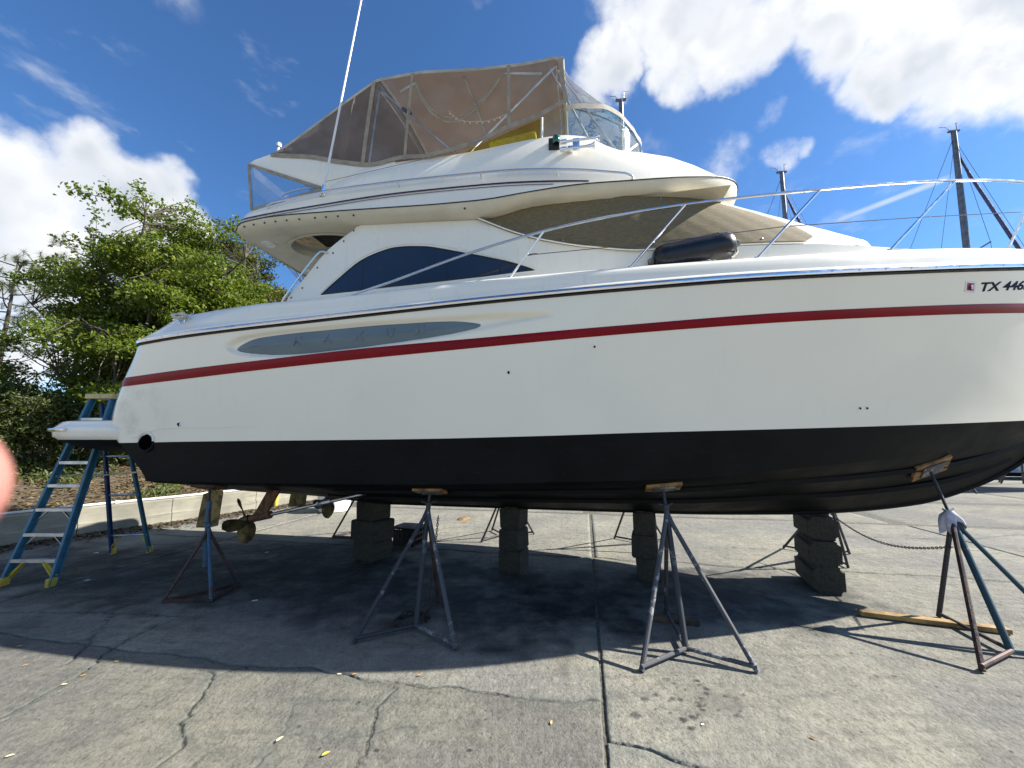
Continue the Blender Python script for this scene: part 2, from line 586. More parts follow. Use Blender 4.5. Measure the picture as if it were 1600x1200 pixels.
speck = m.math('MULTIPLY', m.step(sp.outputs['Distance'], 0.10, 0.05), m.step(n2, 0.52, 0.60))
c = m.mix(m.math('MULTIPLY', speck, 0.75), c, (0.06, 0.058, 0.052))
at = m.node('ShaderNodeAttribute', attribute_name='wear_shade')
sepc = m.node('ShaderNodeSeparateColor')
m.l.new(at.outputs['Color'], sepc.inputs[0])
st = m.math('MULTIPLY', sepc.outputs[1], m.step(n3, 0.32, 0.62, 0.25, 1.0))
c = m.mix(m.math('MULTIPLY', st, 0.70), c, (0.135, 0.16, 0.142))
oil_shade = m.math('MULTIPLY', sepc.outputs[2], m.step(n2, 0.25, 0.62, 0.45, 1.0))
c = m.mix(oil_shade, c, (0.016, 0.016, 0.018))
tone = m.node('ShaderNodeCombineColor')
for k_ in range(3):
    m.l.new(at.outputs['Alpha'], tone.inputs[k_])
c = m.mix(1.0, c, tone.outputs[0], 'MULTIPLY')
c = m.mix(sepc.outputs[0], c, (0.045, 0.042, 0.035))
h = m.math('ADD', m.math('MULTIPLY', n4, 0.35), m.math('ADD', m.math('MULTIPLY', n3, 1.2), m.math('MULTIPLY', n2, 2.0)))
m.end(m.bsdf(c, m.math('SUBTRACT', 0.95, m.math('MULTIPLY', oil_shade, 0.12)), 0, m.bump(h, 1.0, 0.014), Specular_IOR_Level=0.2))
# plain far yard
m = Mat('far_concrete')
geo = m.node('ShaderNodeNewGeometry')
pos = geo.outputs['Position']
c = m.mix(m.step(m.noise(pos, 0.15, 6), 0.3, 0.7), (0.27, 0.258, 0.215), (0.20, 0.195, 0.17))
c = m.mix(m.math('MULTIPLY', m.step(m.noise(pos, 1.8, 6), 0.5, 0.75), 0.5), c, (0.15, 0.145, 0.13))
m.end(m.bsdf(c, 0.95))
m = Mat('joint_dirt')
geo = m.node('ShaderNodeNewGeometry')
pos = geo.outputs['Position']
m.end(m.bsdf(m.mix(m.step(m.noise(pos, 30, 5), 0.35, 0.65), (0.05, 0.046, 0.038), (0.14, 0.128, 0.10)), 0.95))
# cast concrete of the kerb wall
m = Mat('wall_concrete')
v = m.coord()
n1 = m.noise(v, 1.4, 6)
n2 = m.noise(m.coord(scale=(2, 2, 14)), 1.2, 5)
c = m.mix(m.step(n1, 0.35, 0.7), (0.28, 0.26, 0.205), (0.17, 0.162, 0.125))
c = m.mix(m.math('MULTIPLY', m.step(n2, 0.5, 0.75), 0.75), c, (0.15, 0.145, 0.11))
m.end(m.bsdf(c, 0.9, 0, m.bump(m.noise(v, 45, 5), 0.4, 0.006)))
simple('mulch', (0.09375, 0.069, 0.04125), 0.95, var=0.3, scale=9, dark=(0.045, 0.034, 0.022), bump=1.0, bscale=30)
m = Mat('timber_block')
v = m.coord(scale=(9, 1.2, 9))
w_ = m.noise(v, 3.0, 6, 0.65)
c = m.mix(m.step(w_, 0.3, 0.7), (0.055, 0.0506, 0.0363), (0.02475, 0.0231, 0.0176))
c = m.mix(m.math('MULTIPLY', m.step(m.noise(m.coord(), 4, 5), 0.45, 0.7), 0.5), c, (0.05, 0.054, 0.034))
m.end(m.bsdf(c, 0.92, 0, m.bump(w_, 0.7, 0.01)))
simple('plank_wood', (0.36, 0.235, 0.085), 0.8, var=0.25, scale=5, dark=(0.17, 0.105, 0.04), bump=0.5, bscale=40)
simple('old_board', (0.10, 0.066, 0.038), 0.9, var=0.3, scale=6, dark=(0.035, 0.025, 0.017), bump=0.6, bscale=40)
simple('pad_ply', (0.30, 0.17, 0.06), 0.8, var=0.3, scale=9, dark=(0.08, 0.045, 0.022), bump=0.4)


def chipped(name, paint, under, amt, seedscale=5.0, rough=0.6):
    m = Mat(name)
    v = m.coord()
    n1 = m.noise(v, seedscale, 7, 0.7)
    n2 = m.noise(v, seedscale * 5, 5, 0.7)
    f = m.step(m.math('ADD', m.math('MULTIPLY', n1, 0.75), m.math('MULTIPLY', n2, 0.25)), amt - 0.02, amt + 0.03)
    c = m.mix(f, paint, under)
    c = m.mix(m.math('MULTIPLY', m.step(n2, 0.55, 0.75), 0.4), c, (0.05, 0.035, 0.025))
    m.end(m.bsdf(c, rough, 0.25, m.bump(m.math('ADD', f, n2), 0.35, 0.003)))


chipped('galvanised_worn', (0.0713, 0.0744, 0.0806), (0.2852, 0.2852, 0.2852), 0.555, 7.0)
chipped('galvanised_dark', (0.039, 0.042, 0.048), (0.198, 0.204, 0.21), 0.575, 7.0)
chipped('blue_stand_paint', (0.045, 0.12, 0.20), (0.10, 0.05, 0.03), 0.53)
chipped('teal_stand_paint', (0.025, 0.065, 0.085), (0.22, 0.18, 0.13), 0.59)
chipped('rust_stand', (0.075, 0.042, 0.032), (0.03, 0.02, 0.018), 0.5)
chipped('dark_stand', (0.045, 0.045, 0.05), (0.12, 0.08, 0.06), 0.55)
simple('fibreglass_blue', (0.035, 0.155, 0.245), 0.5, var=0.12, scale=7)
simple('fibreglass_navy', (0.015, 0.06, 0.17), 0.5, var=0.12, scale=7)
simple('ladder_yellow', (0.62, 0.46, 0.05), 0.5, var=0.12, scale=9)
simple('ladder_tan', (0.55, 0.44, 0.20), 0.55, var=0.12, scale=9)
simple('bark', (0.085, 0.066, 0.048), 0.95, var=0.3, scale=7, dark=(0.03, 0.024, 0.018), bump=0.9, bscale=22)
simple('pvc_pipe', (0.70, 0.69, 0.65), 0.4, var=0.1)
simple('rag_cloth', (0.52, 0.50, 0.55), 0.95, var=0.15, scale=14, bump=0.4, bscale=120)
simple('grey_canvas', (0.20, 0.19, 0.17), 0.9, var=0.2, scale=9)
simple('paper', (0.75, 0.74, 0.70), 0.8, var=0.08)
simple('blue_tarp', (0.266, 0.35, 0.462), 0.4, var=0.25, scale=2, bump=0.5, bscale=4)
simple('white_tarp', (0.66, 0.69, 0.74), 0.5, var=0.15, scale=2, bump=0.5, bscale=4)
simple('mast_alloy', (0.16, 0.17, 0.19), 0.45, 0.6, var=0.15)
simple('stay_wire', (0.10, 0.11, 0.13), 0.4, 0.8, var=0.1)
simple('skin', (0.50, 0.20, 0.165), 0.5, var=0.08, scale=60, bump=0.15, bscale=900, Subsurface_Weight=0.15)
simple('nail', (0.78, 0.50, 0.43), 0.3, var=0.03)
simple('sail_cover', (0.06, 0.07, 0.16), 0.8, var=0.2)
simple('sticker_white', (0.75, 0.73, 0.72), 0.5, var=0.05)
simple('sticker_red', (0.42, 0.03, 0.04), 0.5, var=0.1)


def leafmat(name, a, b, cc, trans=0.35):
    m = Mat(name)
    g = m.node('ShaderNodeNewGeometry')
    r = g.outputs['Random Per Island']
    c = m.mix(m.step(r, 0.0, 0.75), a, b)
    c = m.mix(m.step(r, 0.75, 1.0), c, cc)
    p = m.bsdf(c, 0.5, 0, None, Specular_IOR_Level=0.22)
    t = m.node('ShaderNodeBsdfTranslucent')
    m.l.new(m.mix(1.0, c, (1.35, 1.45, 0.55), 'MULTIPLY'), t.inputs[0])
    mx = m.node('ShaderNodeMixShader')
    mx.inputs[0].default_value = trans
    m.l.new(p, mx.inputs[1])
    m.l.new(t.outputs[0], mx.inputs[2])
    m.end(mx.outputs[0])


leafmat('leaf_fresh', (0.075, 0.115, 0.016), (0.145, 0.185, 0.030), (0.22, 0.24, 0.06), 0.42)
leafmat('leaf_oak', (0.070, 0.085, 0.020), (0.115, 0.120, 0.030), (0.165, 0.140, 0.042))
leafmat('leaf_shrub', (0.080, 0.110, 0.032), (0.13, 0.155, 0.055), (0.23, 0.235, 0.115), 0.4)
leafmat('leaf_pale', (0.085, 0.115, 0.028), (0.120, 0.150, 0.042), (0.18, 0.20, 0.07))
leafmat('needle', (0.075, 0.105, 0.035), (0.11, 0.135, 0.05), (0.16, 0.15, 0.07), 0.2)
leafmat('litter', (0.17, 0.125, 0.068), (0.23, 0.17, 0.095), (0.09, 0.065, 0.038), 0.1)
for nm, cc in (('leaf_tan', (0.50, 0.36, 0.16)), ('leaf_orange', (0.48, 0.24, 0.06)), ('leaf_yellow', (0.58, 0.50, 0.08)), ('leaf_brown', (0.22, 0.13, 0.06)), ('leaf_straw', (0.66, 0.58, 0.36))):
    simple(nm, cc, 0.7, var=0.15, scale=60)

# ------------------------------------------------------------------ the yard
YAW = RAD(10.5)                         # the yacht and the slab joints share this heading
BOAT_O = Vector((0, 5.6, 0))
FX = Vector((math.cos(YAW), -math.sin(YAW), 0))
PY = Vector((math.sin(YAW), math.cos(YAW), 0))


def W(p):                               # boat frame -> world
    return BOAT_O + FX * p[0] + PY * p[1] + Vector((0, 0, p[2]))


# base sheet out to the horizon; the slabs lie on it
g = MB()
gr = [-900, -300, -90, -40, 40, 90, 300, 900]
g.grid([[(x, y, -0.10) for x in gr] for y in gr], flip=False)
ground = tag(g.build('ground', MATS['far_concrete'], smooth=False), kind='structure')
d_ = MB()
d_.grid([[W((x, y, -0.010)) for x in (-18.7, 27.5)] for y in (-6.7, 15.4)])
tag(d_.build('joint_bed', MATS['joint_dirt'], smooth=False), kind='structure')
yard = tag(empty('concrete_pavement', BOAT_O, -YAW), kind='structure')

CRACKS_W = {   # polylines on the ground, world metres: (points, half width, strength)
    'a': ([(-3.34, 2.4), (-3.34, 2.8), (-3.34, 2.97), (-3.34, 3.26), (-3.45, 3.56), (-3.49, 3.79), (-3.48, 4.03), (-3.37, 4.23), (-3.55, 4.27), (-3.76, 4.31), (-4.94, 4.37), (-5.39, 4.35)], 0.009, 1.0),
    'b': ([(-2.38, 3.3), (-2.3, 3.26), (-2.19, 3.0), (-2.15, 2.84), (-2.08, 2.7), (-1.98, 2.6), (-1.88, 2.43), (-1.8, 2.2)], 0.010, 1.0),
    'c': ([(-0.88, 3.21), (-0.86, 3.07), (-0.92, 2.93), (-0.89, 2.73), (-0.86, 2.57), (-0.88, 2.41), (-0.9, 2.1)], 0.010, 1.0),
    'd': ([(-1.5, 3.25), (-1.5, 2.93), (-1.43, 2.67), (-1.4, 2.43), (-1.38, 2.2)], 0.005, 0.45),
    'e': ([(-1.5, 2.93), (-1.34, 2.97), (-0.92, 2.93)], 0.006, 0.5),
    'f': ([(-1.43, 2.67), (-1.21, 2.63), (-0.88, 2.65)], 0.006, 0.35),
    'g': ([(-4.12, 4.25), (-3.9, 3.91), (-3.74, 3.68), (-3.6, 3.4)], 0.009, 0.9),
    'h': ([(-2.27, 3.26), (-2.15, 3.36), (-2.1, 3.34)], 0.008, 0.9),
    'i': ([(-0.9, 2.66), (-0.72, 2.72), (-0.6, 2.73)], 0.005, 0.6),
    'j': ([(-5.0, 5.3), (-4.2, 5.25), (-3.1, 5.4), (-2.2, 5.25), (-1.4, 5.35)], 0.006, 0.6),
    'k': ([(-2.9, 4.25), (-2.3, 4.5), (-1.9, 4.95), (-1.2, 5.1)], 0.005, 0.5),
    'l': ([(2.3, 8.2), (3.0, 7.3), (3.4, 6.9), (4.3, 6.7)], 0.006, 0.7),
    'm': ([(3.2, 5.2), (3.5, 4.6), (3.75, 4.2)], 0.005, 0.5),
    'n': ([(5.2, 4.6), (5.9, 4.3), (6.8, 4.4)], 0.005, 0.6),
    'o': ([(-4.2, 7.6), (-3.1, 7.9), (-2.4, 7.7), (-1.0, 8.4), (0.2, 8.2)], 0.008, 0.7),
    'p': ([(6.0, 7.6), (8.2, 7.3), (9.6, 7.7), (13, 7.1)], 0.012, 0.8),
}


def to_boat2(p):
    q = Vector((p[0], p[1], 0)) - BOAT_O
    return (q.dot(FX), q.dot(PY))


def jag(pts, amp=0.028, n=10, seed=0):
    r = np.random.default_rng(seed)
    out = []
    for a, b in zip(pts[:-1], pts[1:]):
        L = math.hypot(b[0] - a[0], b[1] - a[1])
        k = max(2, int(L / 0.035))
        for i in range(k):
            t = i / k
            out.append((a[0] + (b[0] - a[0]) * t + (r.normal(0, amp * 0.4) if i else 0), a[1] + (b[1] - a[1]) * t + (r.normal(0, amp * 0.4) if i else 0)))
    out.append(pts[-1])
    return np.array(out)


CRACKS = [(jag([to_boat2(p) for p in v[0]], seed=i), v[1], v[2]) for i, v in enumerate(CRACKS_W.values())]


def polydist(X, Y, pl):
    d = np.full(X.shape, 9.0)
    x0, x1, y0, y1 = pl[:, 0].min() - .3, pl[:, 0].max() + .3, pl[:, 1].min() - .3, pl[:, 1].max() + .3
    sel = (X > x0) & (X < x1) & (Y > y0) & (Y < y1)
    if not sel.any():
        return d
    xs, ys = X[sel], Y[sel]
    dd = np.full(xs.shape, 9.0)
    for a, b in zip(pl[:-1], pl[1:]):
        ab = b - a
        t = np.clip(((xs - a[0]) * ab[0] + (ys - a[1]) * ab[1]) / (ab @ ab + 1e-9), 0, 1)
        dd = np.minimum(dd, np.hypot(xs - a[0] - t * ab[0], ys - a[1] - t * ab[1]))
    d[sel] = dd
    return d


def vnoise(X, Y, s, seed=0):            # value noise
    r = np.random.default_rng(seed)
    T = r.random((256, 256))
    x, y = X * s + 1000, Y * s + 1000
    xi, yi = np.floor(x).astype(int), np.floor(y).astype(int)
    fx, fy = x - xi, y - yi
    fx, fy = fx * fx * (3 - 2 * fx), fy * fy * (3 - 2 * fy)
    a = T[xi % 256, yi % 256]
    b = T[(xi + 1) % 256, yi % 256]
    c_ = T[xi % 256, (yi + 1) % 256]
    e = T[(xi + 1) % 256, (yi + 1) % 256]
    return (a * (1 - fx) + b * fx) * (1 - fy) + (c_ * (1 - fx) + e * fx) * fy


# oily stains; wide blobs paint shade under hull: world x, y, rx, ry, strength
OIL_SHADES = [(0.52, 4.62, 0.50, 0.95, 1.0), (1.05, 4.45, 0.42, 0.85, 0.95), (0.3, 5.2, 0.7, 0.5, 0.8), (-0.1, 5.45, 0.6, 0.35, 0.8), (-1.9, 6.0, 0.75, 0.4, 0.85),
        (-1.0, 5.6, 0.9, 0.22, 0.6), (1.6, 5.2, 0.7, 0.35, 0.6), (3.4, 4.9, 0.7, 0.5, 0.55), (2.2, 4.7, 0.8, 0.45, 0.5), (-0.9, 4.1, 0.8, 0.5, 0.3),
        (-2.6, 4.6, 1.2, 0.6, 0.3), (1.45, 2.95, 0.25, 0.13, 0.25), (-2.2, 5.4, 2.1, 0.9, 0.78), (0.2, 4.4, 1.8, 0.7, 0.80), (2.4, 4.5, 1.3, 0.5, 0.74), (-1.2, 4.8, 1.8, 0.8, 0.76), (-4.3, 5.2, 1.9, 1.0, 0.72), (1.4, 5.1, 2.0, 0.65, 0.78), (-6.2, 5.8, 1.8, 1.2, 0.72), (-3.0, 6.6, 1.8, 0.55, 0.7)]  # wide ones darken the concrete to deepen the hull's shade
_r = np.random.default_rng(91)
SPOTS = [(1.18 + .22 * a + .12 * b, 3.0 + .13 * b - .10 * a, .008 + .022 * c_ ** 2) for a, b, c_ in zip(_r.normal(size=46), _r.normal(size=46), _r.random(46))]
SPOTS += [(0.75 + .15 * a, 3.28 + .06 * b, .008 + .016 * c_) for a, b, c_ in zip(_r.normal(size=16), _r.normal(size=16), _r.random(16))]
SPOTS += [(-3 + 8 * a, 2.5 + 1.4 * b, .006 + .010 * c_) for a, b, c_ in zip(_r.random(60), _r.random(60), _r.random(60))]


def axis_pts(a, b, fine, f0=None, f1=None, coarse=0.25):
    if f0 is None:
        f0, f1 = a, b
    pts = []
    x = a
    while x < b - 1e-6:
        pts.append(x)
        x += fine if f0 <= x < f1 else coarse
    pts.append(b)
    if pts[-1] - pts[-2] < 1e-3:
        pts.pop(-2)
    return np.array(pts)


def slab(x0, x1, y0, y1, fx, fy, fyr=None, gap=0.0020, seed=0, gapy=0.0008, tone=0.88):
    xs = axis_pts(x0 + gap, x1 - gap, fx)
    ys = axis_pts(y0 + gapy, y1 - gapy, fy, *(fyr if fyr else (None, None)))
    X, Y = np.meshgrid(xs, ys)
    # worn, uneven outline
    jx = (vnoise(Y, Y * 0, 9, seed) - .5) * 0.006 + (vnoise(Y, Y * 0, 30, seed + 5) - .5) * 0.010
    jy = (vnoise(X, X * 0, 7, seed + 9) - .5) * 0.006 + (vnoise(X, X * 0, 26, seed + 7) - .5) * 0.010
    # the two sides of a cross joint wander together, as a crack does
    wander = (vnoise(X, X * 0, 1.7, 77) - .5) * 0.12 + (vnoise(X, X * 0, 6, 78) - .5) * 0.05
    ex0, ex1, ey0, ey1 = X - xs[0], xs[-1] - X, Y - ys[0], ys[-1] - Y
    X = X + np.where(ex0 < .1, np.abs(jx) * (1 - ex0 / .1), 0) - np.where(ex1 < .1, np.abs(jx) * (1 - ex1 / .1), 0)
    Y = Y + np.where(ey0 < .12, (np.abs(jy) + wander) * (1 - ey0 / .12), 0) - np.where(ey1 < .12, (np.abs(jy) - wander) * (1 - ey1 / .12), 0)
    e = np.minimum(np.minimum(ex0, ex1), np.minimum(ey0, ey1))
    Z = (vnoise(X, Y, 0.8, 3) - .5) * 0.012 + (vnoise(X, Y, 5, 4) - .5) * 0.003
    Z = Z - 0.005 * np.clip(1 - e / 0.010, 0, 1) ** 1.5
    Z[0, :] = Z[-1, :] = -0.07
    Z[:, 0] = Z[:, -1] = -0.07
    crack = np.zeros_like(X)
    stain = np.clip(1 - e / 0.09, 0, 1) * (vnoise(X, Y, 3, 8) > 0.35) * 0.8
    crack = np.maximum(crack, np.clip(1 - e / 0.007, 0, 1) * 0.55)
    for pl, hw, stg in CRACKS:
        dd = polydist(X, Y, pl)
        w = hw * (0.22 + 0.80 * vnoise(X, Y, 11, 21))
        k = np.clip(1.6 - dd / w, 0, 1)
        Z = Z - 0.014 * k * stg
        crack = np.maximum(crack, k ** 1.6 * stg)
        stain = np.maximum(stain, np.clip(1 - dd / (0.03 + 0.09 * vnoise(X, Y, 2.5, 33)), 0, 1) * (0.35 + 0.65 * stg))
    WX = BOAT_O.x + X * FX.x + Y * PY.x
    WY = BOAT_O.y + X * FX.y + Y * PY.y
    oil_shade = np.zeros_like(X)
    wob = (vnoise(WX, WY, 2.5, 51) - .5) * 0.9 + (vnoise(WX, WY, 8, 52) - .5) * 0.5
    for (ox, oy, rx, ry, s) in OIL_SHADES:
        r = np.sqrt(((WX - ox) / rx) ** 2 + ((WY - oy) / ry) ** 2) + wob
        oil_shade = np.maximum(oil_shade, np.clip((1.25 - r) / 0.6, 0, 1) * s)
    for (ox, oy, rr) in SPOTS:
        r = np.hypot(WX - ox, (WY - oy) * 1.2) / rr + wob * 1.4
        oil_shade = np.maximum(oil_shade, np.clip((1.0 - r) / 0.25, 0, 1) * 0.8)
    ny, nx = X.shape
    me = bpy.data.meshes.new('slab')
    vv = np.stack([X, Y, Z], -1).reshape(-1, 3)
    idx = np.arange(nx * ny).reshape(ny, nx)
    q = np.stack([idx[:-1, :-1], idx[:-1, 1:], idx[1:, 1:], idx[1:, :-1]], -1).reshape(-1, 4)
    me.vertices.add(len(vv))
    me.vertices.foreach_set('co', vv.ravel())
    me.loops.add(q.size)
    me.loops.foreach_set('vertex_index', q.ravel())
    me.polygons.add(len(q))
    me.polygons.foreach_set('loop_start', np.arange(0, q.size, 4))
    me.polygons.foreach_set('loop_total', np.full(len(q), 4))
    me.update(calc_edges=True)
    ca = me.color_attributes.new('wear_shade', 'FLOAT_COLOR', 'POINT')
    col = np.stack([np.clip(crack, 0, 1), np.clip(stain, 0, 1), np.clip(oil_shade, 0, 1), np.full_like(X, tone)], -1)
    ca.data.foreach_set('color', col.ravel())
    me.shade_smooth()
    me.materials.append(MATS['concrete'])
    o = bpy.data.objects.new('slab', me)
    COL.objects.link(o)
    o.parent = yard
    return o


colx = [-18.6, -12.02, -5.46, 1.1, 7.66, 14.2, 20.8, 27.4]
rowsy = [-6.6, -2.72, 0.8, 4.4, 8.0, 11.6, 15.3]
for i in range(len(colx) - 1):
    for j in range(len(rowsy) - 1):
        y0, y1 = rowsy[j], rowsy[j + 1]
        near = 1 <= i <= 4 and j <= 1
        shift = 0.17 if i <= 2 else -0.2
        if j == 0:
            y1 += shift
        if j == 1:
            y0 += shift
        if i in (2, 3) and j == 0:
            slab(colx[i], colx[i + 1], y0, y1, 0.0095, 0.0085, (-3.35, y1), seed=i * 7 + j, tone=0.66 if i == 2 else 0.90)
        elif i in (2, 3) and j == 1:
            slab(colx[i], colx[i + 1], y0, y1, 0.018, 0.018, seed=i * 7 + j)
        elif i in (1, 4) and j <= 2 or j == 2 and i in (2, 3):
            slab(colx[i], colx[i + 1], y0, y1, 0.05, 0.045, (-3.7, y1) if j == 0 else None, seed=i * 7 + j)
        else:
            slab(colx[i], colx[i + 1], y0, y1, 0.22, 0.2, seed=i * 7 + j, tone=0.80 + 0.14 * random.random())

# ------------------------------------------------------------------ kerb wall, pipe and planted bank on the left
KERB = [(-10.4, 3.2), (-9.25, 5.6), (-8.2, 7.57), (-7.45, 8.75), (-6.62, 10.3), (-5.7, 12.2), (-4.4, 15.0)]
kp = [Vector((a, b, 0)) for a, b in KERB]
kdir = []
for i in range(len(kp)):
    t = (kp[min(i + 1, len(kp) - 1)] - kp[max(i - 1, 0)]).normalized()
    kdir.append(Vector((-t.y, t.x, 0)))          # towards the bank
prof = [(0.0, -0.05), (0.0, 0.215), (0.012, 0.225), (0.03, 0.228), (0.035, 0.245), (0.035, 0.49), (0.055, 0.515), (0.22, 0.52), (0.235, 0.5), (0.235, -0.05)]
kw = empty('kerb_wall', kp[2])
for i in range(len(kp) - 1):
    a, b = kp[i], kp[i + 1]
    tdir = (b - a).normalized()
    mb = MB()
    rows = []
    for s, P, D in ((0.006, a, kdir[i]), (-0.006, b, kdir[i + 1])):
        rows.append([P + tdir * s + D * o + Vector((0, 0, z)) - kp[2] for o, z in prof])
    nseg = 10
    R2 = [[rows[0][k].lerp(rows[1][k], t / nseg) for k in range(len(prof))] for t in range(nseg + 1)]
    mb.grid(R2)
    mb.f.append(tuple(range(len(prof))))
    mb.f.append(tuple(nseg * len(prof) + k for k in range(len(prof)))[::-1])
    mb.build('wall_segment', MATS['wall_concrete'], kw, angle=30)
tag(kw, 'low stepped concrete kerb wall holding back the planted bank', 'kerb wall')
pipe = MB()
pp = [kp[i] + kdir[i] * 0.10 + Vector((0, 0, 0.545)) for i in range(len(kp))]
pipe.tube(spline(pp, 5), 0.024, 8)
for i in range(2, len(pp) - 1):
    pipe.tube([pp[i].lerp(pp[i + 1], .35), pp[i].lerp(pp[i + 1], .40)], 0.034, 8)
tag(pipe.build('water_pipe', MATS['pvc_pipe']), 'long white plastic pipe lying along the top of the kerb wall', 'pipe')

bank = MB()
rows = []
for i, P in enumerate(spline([p for p in kp], 6)):
    k = min(i / 6, len(kp) - 1.001)
    D = kdir[int(k)].lerp(kdir[int(k) + 1], k - int(k))
    row = []
    for o in (0.2, 0.5, 0.9, 1.4, 2.0, 2.8, 3.8, 5.2, 7.5, 12, 25, 60):
        q = P + D * o
        row.append((q.x, q.y, 0.46 + 0.75 * sstep(o, 0.2, 3.8) + 0.06 * math.sin(q.x * 3.1) * math.cos(q.y * 2.7) * min(1, o) + (0.05 * random.random() if o > .3 else 0)))
    rows.append(row)
bank.grid(rows, flip=False)
tag(bank.build('planted_bank', MATS['mulch'], angle=60), kind='structure')
# leaf litter over the bank and dark rubble at its foot
lv, lf = [], []


def add_quads(vl, fl, C_, A_, B_):
    """append diamonds: centre arrays C_, half axes A_, B_ (n,3)"""
    o = len(vl) and sum(len(x) for x in vl)
    Q = np.stack([C_ - A_, C_ + B_ * 1.0 - A_ * 0.1, C_ + A_, C_ - B_ * 1.0 - A_ * 0.1], 1)
    n = len(C_)
    vl.append(Q.reshape(-1, 3))
    fl.append((np.arange(n * 4).reshape(n, 4) + o))


def leaf_mesh(name, mat, C_, sizes, aspect, parent=None, up=0.35, seed=0, droop=0.0, flat=False):
    r = np.random.default_rng(seed)
    n = len(C_)
    A = r.normal(size=(n, 3))
    A[:, 2] = A[:, 2] * (0.12 if flat else 0.95) - droop
    A /= np.linalg.norm(A, axis=1, keepdims=True)
    Nn = r.normal(size=(n, 3))
    Nn[:, 2] = np.abs(Nn[:, 2]) + up * 2
    if flat:
        Nn[:, 2] += 3
    B_ = np.cross(A, Nn)
    B_ /= np.linalg.norm(B_, axis=1, keepdims=True) + 1e-9
    Nm = np.cross(B_, A)
    s = sizes[:, None]
    w = s * aspect
    base, tip = C_ - A * s * .5, C_ + A * s * .5 - Nm * s * 0.10
    l_, r_ = C_ + B_ * w * .5 + Nm * w * .12 - A * s * .06, C_ - B_ * w * .5 + Nm * w * .12 - A * s * .06
    V = np.stack([base, l_, tip, r_], 1).reshape(-1, 3)
    idx = np.arange(n * 4).reshape(n, 4)
    tri = np.concatenate([idx[:, [0, 1, 2]], idx[:, [0, 2, 3]]], 0)
    me = bpy.data.meshes.new(name)
    me.vertices.add(len(V))
    me.vertices.foreach_set('co', V.ravel())
    me.loops.add(tri.size)
    me.loops.foreach_set('vertex_index', tri.ravel())
    me.polygons.add(len(tri))
    me.polygons.foreach_set('loop_start', np.arange(0, tri.size, 3))
    me.polygons.foreach_set('loop_total', np.full(len(tri), 3))
    me.update(calc_edges=True)
    me.materials.append(mat)
    o = bpy.data.objects.new(name, me)
    COL.objects.link(o)
    if parent is not None:
        o.parent = parent
    return o


r = np.random.default_rng(5)
n = 11000
tt = r.random(n) * (len(kp) - 1.01)
ii = tt.astype(int)
ff = (tt - ii)[:, None]
KP = np.array([tuple(p) for p in kp])
KD = np.array([tuple(p) for p in kdir])
off = (r.random(n) ** 1.4 * 4.0 + 0.25)[:, None]
P = KP[ii] * (1 - ff) + KP[ii + 1] * ff + (KD[ii] * (1 - ff) + KD[ii + 1] * ff) * off
P[:, 2] = 0.49 + 0.75 * np.clip((off[:, 0] - .2) / 3.6, 0, 1) ** 2 * (3 - 2 * np.clip((off[:, 0] - .2) / 3.6, 0, 1)) + r.random(n) * 0.07
tag(leaf_mesh('leaf_litter', MATS['litter'], P, 0.05 + 0.07 * r.random(n), 0.5, flat=True, seed=2), 'dry brown leaf litter covering the planted bank', 'leaf litter', kind='stuff')
# low green and straw ground cover
n = 16000
tt = r.random(n) * (len(kp) - 1.01)
ii = tt.astype(int)
ff = (tt - ii)[:, None]
off = (r.random(n) * 4.2 + 0.3)[:, None]
P = KP[ii] * (1 - ff) + KP[ii + 1] * ff + (KD[ii] * (1 - ff) + KD[ii + 1] * ff) * off
patch = vnoise(P[:, 0], P[:, 1], 0.9, 61) + 0.25 * vnoise(P[:, 0], P[:, 1], 3.0, 62) + 0.10 * off[:, 0]
keep = patch > 0.66
P, off = P[keep], off[keep]
P[:, 2] = 0.52 + 0.75 * np.clip((off[:, 0] - .2) / 3.6, 0, 1) ** 2 * (3 - 2 * np.clip((off[:, 0] - .2) / 3.6, 0, 1)) + r.random(len(P)) ** 2 * 0.22
tag(leaf_mesh('ground_cover', MATS['leaf_shrub'], P, 0.09 + 0.10 * r.random(len(P)), 0.28, seed=6, up=0.1), 'low green weeds growing in patches on the planted bank', 'weeds', kind='stuff')
n = 4500
tt = r.random(n) * (len(kp) - 2.01) + .6
ii = tt.astype(int)
ff = (tt - ii)[:, None]
off = -(np.abs(r.normal(0, 0.30, n)))[:, None]
P = KP[ii] * (1 - ff) + KP[ii + 1] * ff + (KD[ii] * (1 - ff) + KD[ii + 1] * ff) * off
P[:, 2] = 0.012 + r.random(n) * 0.03
tag(leaf_mesh('gutter_debris', MATS['mulch'], P, 0.04 + 0.06 * r.random(n), 0.6, flat=True, seed=3), 'dark leaf debris gathered along the foot of the kerb wall', 'debris', kind='stuff')

# ------------------------------------------------------------------ trees and shrubs


